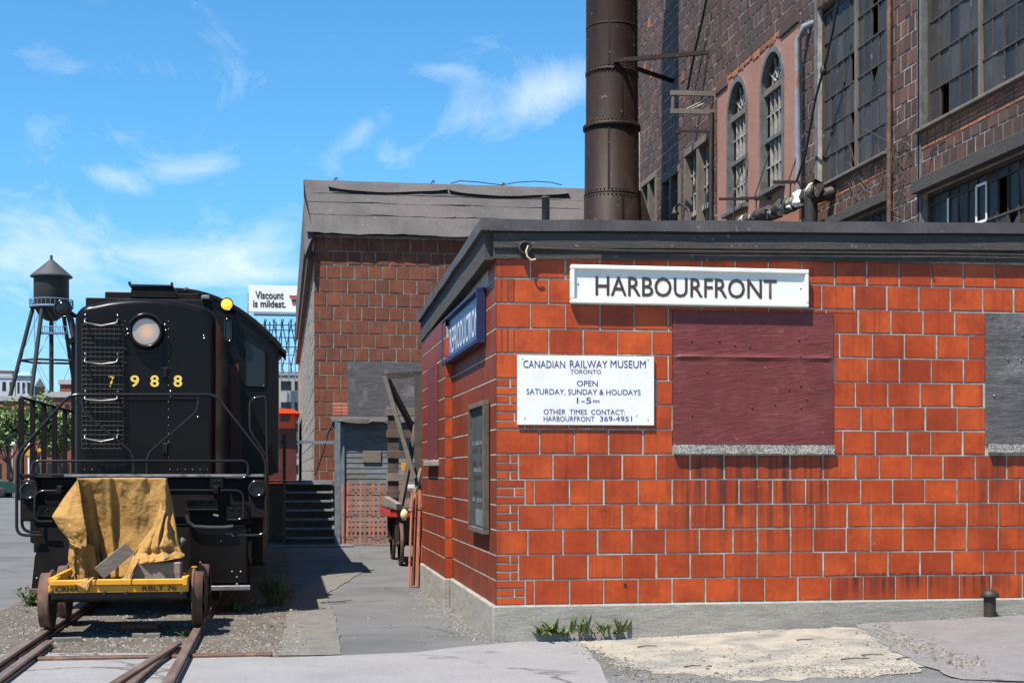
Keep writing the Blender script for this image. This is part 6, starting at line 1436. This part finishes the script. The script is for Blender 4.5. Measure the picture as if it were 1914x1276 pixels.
b.tube([(a0, DT - k_ * 1.3, zc_ + 1), (a1, DT - k_ * 1.3, zc_ + 1)], .07, 4); b.build('catwalk', 'bluesteel', wt)

def block(name, label, px0, px1, pyt, Y, m, depth, rows, cols, win=(.5, .55), wm='glass', sillz=0.0, cat='building', roofm='grey_far', band=None):
    a, c = P(px0, pyt, Y), P(px1, pyt, Y); h = a.z
    t = empty(name, ((a.x + c.x) / 2, Y, 0), label, cat)
    b = MB(); b.box((a.x, Y, 0), (c.x, Y + depth, h)); b.build('wall', m, t)
    b = MB(); b.box((a.x - .2, Y - .2, h), (c.x + .2, Y + depth + .2, h + .6)); b.build('roof', roofm, t)
    dx = (c.x - a.x) / cols; dz = (h - sillz) / rows
    for i in range(cols):
        for j in range(rows):
            x = a.x + dx * (i + .5); z = sillz + dz * (j + .5)
            w = MB(); w.box((x - dx * win[0] / 2, Y - .06, z - dz * win[1] / 2), (x + dx * win[0] / 2, Y + .02, z + dz * win[1] / 2)); w.build('window', wm, t)
    return t
block('brick_building', 'long low red brick building behind the trees on the left', -160, 90, 748, 175, 'brick_far', 12, 3, 12)
block('brick_building', 'red brick block with pale cornice right under the water tower', 84, 150, 742, 165, 'brick_far', 10, 3, 4)
block('brick_building', 'taller narrow red brick house beside the tower leg', 112, 152, 718, 200, 'brick_far', 10, 3, 3)
block('pale_building', 'pale grey tower block behind the left leg of the water tower', -40, 28, 706, 420, 'pale_far', 20, 6, 5)
block('pale_building', 'small red topped pale building at the far left edge', -50, 22, 695, 520, 'pale_far', 20, 6, 4, roofm='brick_far')
t = block('green_roofed_building', 'pale building with verdigris pyramid roof behind the tower legs', 30, 58, 706, 400, 'pale_far', 5, 5, 3)
a, c = P(27, 706, 400), P(61, 706, 400); h = a.z + .6; mx_ = (a.x + c.x) / 2; zz_ = P(0, 694, 400).z
MB().add([(a.x, 399.5, h), (c.x, 399.5, h), (c.x, 405.5, h), (a.x, 405.5, h), (mx_ - 1, 402, zz_), (mx_ + 1, 402, zz_)], [(0, 1, 5, 4), (1, 2, 5), (2, 3, 4, 5), (3, 0, 4), (0, 3, 2, 1)]).build('spire', 'copper', t)
ch = empty('church_steeple', (P(73, 0, 300).x, 300, 0), 'thin dark steeple rising above the left trees', 'steeple')
x = P(73, 0, 300).x; b = MB(); b.box((x - .9, 300, 0), (x + .9, 302, P(0, 722, 300).z)); b.build('tower', 'tank', ch)
b = MB(); b.add([(x - .9, 300, P(0, 722, 300).z), (x + .9, 300, P(0, 722, 300).z), (x + .9, 302, P(0, 722, 300).z), (x - .9, 302, P(0, 722, 300).z), (x, 301, P(0, 704, 300).z)], [(0, 1, 4), (1, 2, 4), (2, 3, 4), (3, 0, 4)]); b.build('spire', 'tank', ch)
# office block, billboard and its lattice
ob = block('office_block', 'pale concrete office block below the billboard', 470, 700, 700, 262, 'grey_far', 20, 5, 9, (.74, .42))
bb = empty('billboard', (P(520, 700, 255).x, 255, P(0, 700, 255).z), 'white billboard reading Viscount is mildest on a steel lattice', 'billboard')
a, c = P(465, 533, 255), P(640, 585, 255)
b = MB(); b.bbox((a.x, 255, c.z), (c.x, 255.6, a.z), .05); b.build('panel', 'white', bb)
a2, c2 = P(474, 584, 254.2), P(640, 591, 254.2); b = MB(); b.bbox((a2.x, 253.6, c2.z), (c2.x, 255.9, a2.z), .05); b.build('walkway', 'bluesteel', bb)
for s, x0_, x1_, y_ , hh in (('Viscount', 477, 530, 551, 1.35), ('is mildest.', 473, 534, 567, 1.3)):
    p, q = P(x0_, y_, 254.95), P(x1_, y_, 254.95); text('lettering', s, 'iron', 'F', 254.95, (p.x + q.x) / 2, p.z, q.x - p.x, hh, bb, bold=.025)
for (p0, p1, m_) in (((541, 552), (600, 557), 'red'), ((545, 559), (600, 565), 'iron'), ((546, 565), (600, 570), 'red')):
    p, q = P(*p0, 254.97), P(*p1, 254.97); b = MB(); b.box((p.x, 254.9, q.z), (q.x, 254.96, p.z)); b.build('printed_pack', m_, bb)
lb = MB()
za, zb2 = P(0, 592, 255).z, P(0, 700, 255).z
for px in (460, 478, 494, 504, 516, 526, 540, 552, 566, 580): x = P(px, 0, 255).x; lb.bar((x, 255.8, zb2 - .5), (x + (.4 if px < 470 else 0), 255.8, za + (5 if px < 470 else 0)), .22, .22)
for py in (598, 608, 622, 640, 656, 672, 690): z = P(0, py, 255).z; lb.bar((P(470, 0, 255).x, 256.1, z), (P(620, 0, 255).x, 256.1, z), .16, .16)
for i in range(7):
    px = 478 + i * 16; lb.tube([P(px, 696, 256.3), P(px + 20, 596, 256.3)], .09, 4); lb.tube([P(px + 20, 696, 256.3), P(px, 596, 256.3)], .09, 4)
lb.build('lattice', 'bluesteel', bb, kind='stuff')
# orange caboose behind the locomotive
YO = 56.0
cb_ = empty('caboose', (-1.5, YO, 0.1), 'bright orange caboose parked on the track behind the locomotive', 'caboose')
b = MB(); z0, z1 = 1.1, P(0, 770, YO).z; b.bbox((-3.0, YO, z0), (.46, YO + 9, z1), .03); b.build('body', 'orange', cb_)
b = MB(); b.prism([(-3.15, YO - .5, z1), (.62, YO - .5, z1), (.4, YO - .5, z1 + .16), (-1.3, YO - .5, z1 + .3), (-2.95, YO - .5, z1 + .16)], (0, 0, 0), (0, 10, 0)); b.build('roof', 'orange', cb_)
a, c = P(524, 776, YO), P(541, 787, YO); b = MB(); b.bbox((a.x, YO - .04, c.z), (c.x, YO + .01, a.z), .01); b.build('window', 'glass', cb_)
a, c = P(520, 800, YO), P(552, 880, YO); b = MB(); b.bbox((a.x - .6, YO - .02, 1.3), (c.x + .05, YO, a.z), .01); b.build('end_door', 'loco_red', cb_)
for y in (YO + 1.5, YO + 7.5):
    for s in (-.72, .72): b = MB(); b.lathe([(0, -.06), (.42, -.06), (.42, .06), (0, .06)], (-1.535 + s, y, .55), 24, 'x'); b.build('wheel', 'rust', cb_)
b = MB(); b.box((-2.4, YO + .4, .75), (-.6, YO + 8.6, 1.09)); b.build('underframe', 'black_rough', cb_)
# street trees
def tree(px, py_top, py_base, Y, w, label, n=2600):
    base = P(px, 0, Y); base.z = 0; ztop = P(px, py_top, Y).z; t = empty('tree', base, label, 'tree', None)
    b = MB(); th = ztop * .45; b.tube([base, base + Vector((.1, 0, th * .6)), base + Vector((-.1, 0, th))], .16, 8, .10)
    tips = []
    for k in range(9):
        a = U(0, 6.28); e = base + Vector((math.cos(a) * w * U(.3, .8), math.sin(a) * w * U(.3, .8), th + (ztop - th) * U(.15, .85))); tips.append(e)
        b.tube([base + Vector((0, 0, th * U(.7, 1))), base.lerp(e, .55) + Vector((0, 0, .4)), e], .06, 5, .02)
    b.build('trunk', 'bark', t)
    lf = MB(); cl = [(e + Vector((U(-.4, .4), U(-.4, .4), U(-.3, .3))), U(.45, .95)) for e in tips for _ in range(3)]
    for k in range(n):
        c, r = random.choice(cl); v = Vector((random.gauss(0, 1), random.gauss(0, 1), random.gauss(0, .8))).normalized() * r * U(.3, 1) ** .5
        p = c + v; s = U(.09, .2); x = Vector((U(-1, 1), U(-1, 1), U(-.5, .5))).normalized() * s; y = x.cross(Vector((U(-1, 1), U(-1, 1), U(-1, 1)))).normalized() * s * .7
        lf.add([p - x, p + y, p + x, p - y], [(0, 1, 2, 3)])
    lf.build('crown', 'leaf_far', t); return t
tree(18, 758, 885, 92, 1.7, 'leafy street tree at the left edge by the green car')
tree(-30, 745, 885, 100, 2.4, 'street tree partly cut off by the left edge')
tree(68, 742, 885, 98, 1.4, 'street tree seen between the locomotive railing bars')
tree(112, 770, 885, 105, 1.3, 'small street tree nearest the locomotive hood')
# car
YCr = 90.0
car = empty('parked_car', (P(-22, 0, YCr).x, YCr, 0), 'dark green car parked at the far left edge', 'car')
xf = P(29, 0, YCr).x; body = [(xf, .45), (xf, .85), (xf - .25, .95), (xf - 1.0, 1.0), (xf - 1.75, 1.42), (xf - 3.1, 1.45), (xf - 3.7, 1.05), (xf - 4.5, .98), (xf - 4.6, .5), (xf - 4.5, .3), (xf - .1, .3)]
b = MB(); b.prism([(x, YCr, z) for x, z in body], (0, 0, 0), (0, 1.75, 0)); b.build('body', 'green_car', car)
b = MB(); b.prism([(x, YCr - .01, z) for x, z in ((xf - 1.15, 1.02), (xf - 1.8, 1.38), (xf - 2.4, 1.39), (xf - 2.4, 1.02))], (0, 0, 0), (0, .02, 0)); b.build('window', 'pale_ink', car)
b = MB(); b.prism([(x, YCr - .01, z) for x, z in ((xf - 2.5, 1.02), (xf - 2.5, 1.39), (xf - 3.05, 1.40), (xf - 3.5, 1.04))], (0, 0, 0), (0, .02, 0)); b.build('window', 'pale_ink', car)
for x in (xf - .85, xf - 3.7):
    for y in (YCr + .05, YCr + 1.7): b = MB(); b.lathe([(0, -.1), (.2, -.1), (.31, -.09), (.33, 0), (.31, .09), (0, .1)], (x, y, .33), 20, 'y'); b.build('wheel', 'rubber', car)
b = MB(); b.bbox((xf - .02, YCr - .03, .42), (xf + .06, YCr + 1.78, .55), .01); b.build('bumper', 'bright', car)
# street furniture between the railing bars
for px, py0, m_, lab, w, hgt in ((54, 842, 'yellow', 'yellow street sign on a post behind the railing bars', .55, .55), (78, 841, 'yellow', 'small yellow street sign further right behind the bars', .45, .2)):
    q = P(px, py0, 88); t = empty('street_sign', (q.x, 88, 0), lab, 'sign')
    b = MB(); b.bbox((q.x - w / 2, 87.9, q.z - hgt / 2), (q.x + w / 2, 87.96, q.z + hgt / 2), .01); b.build('plate', m_, t)
    b = MB(); b.tube([(q.x, 88, 0), (q.x, 88, q.z + hgt / 2)], .06, 6); b.build('post', 'white' if px < 60 else 'putty', t)
for px, py0, lab in ((24, 832, 'street lamp with white globe left of the yellow sign'), (57, 834, 'street lamp with white globe behind the second railing bar')):
    q = P(px, py0, 95); t = empty('street_lamp', (q.x, 95, 0), lab, 'lamp')
    b = MB(); b.tube([(q.x, 95, 0), (q.x, 95, q.z)], .07, 6); b.build('post', 'grey_far', t)
    b = MB(); b.lathe([(.03, -.1), (.16, -.02), (.18, .08), (.12, .2), (0, .24)], q, 12); b.build('globe', 'white', t)
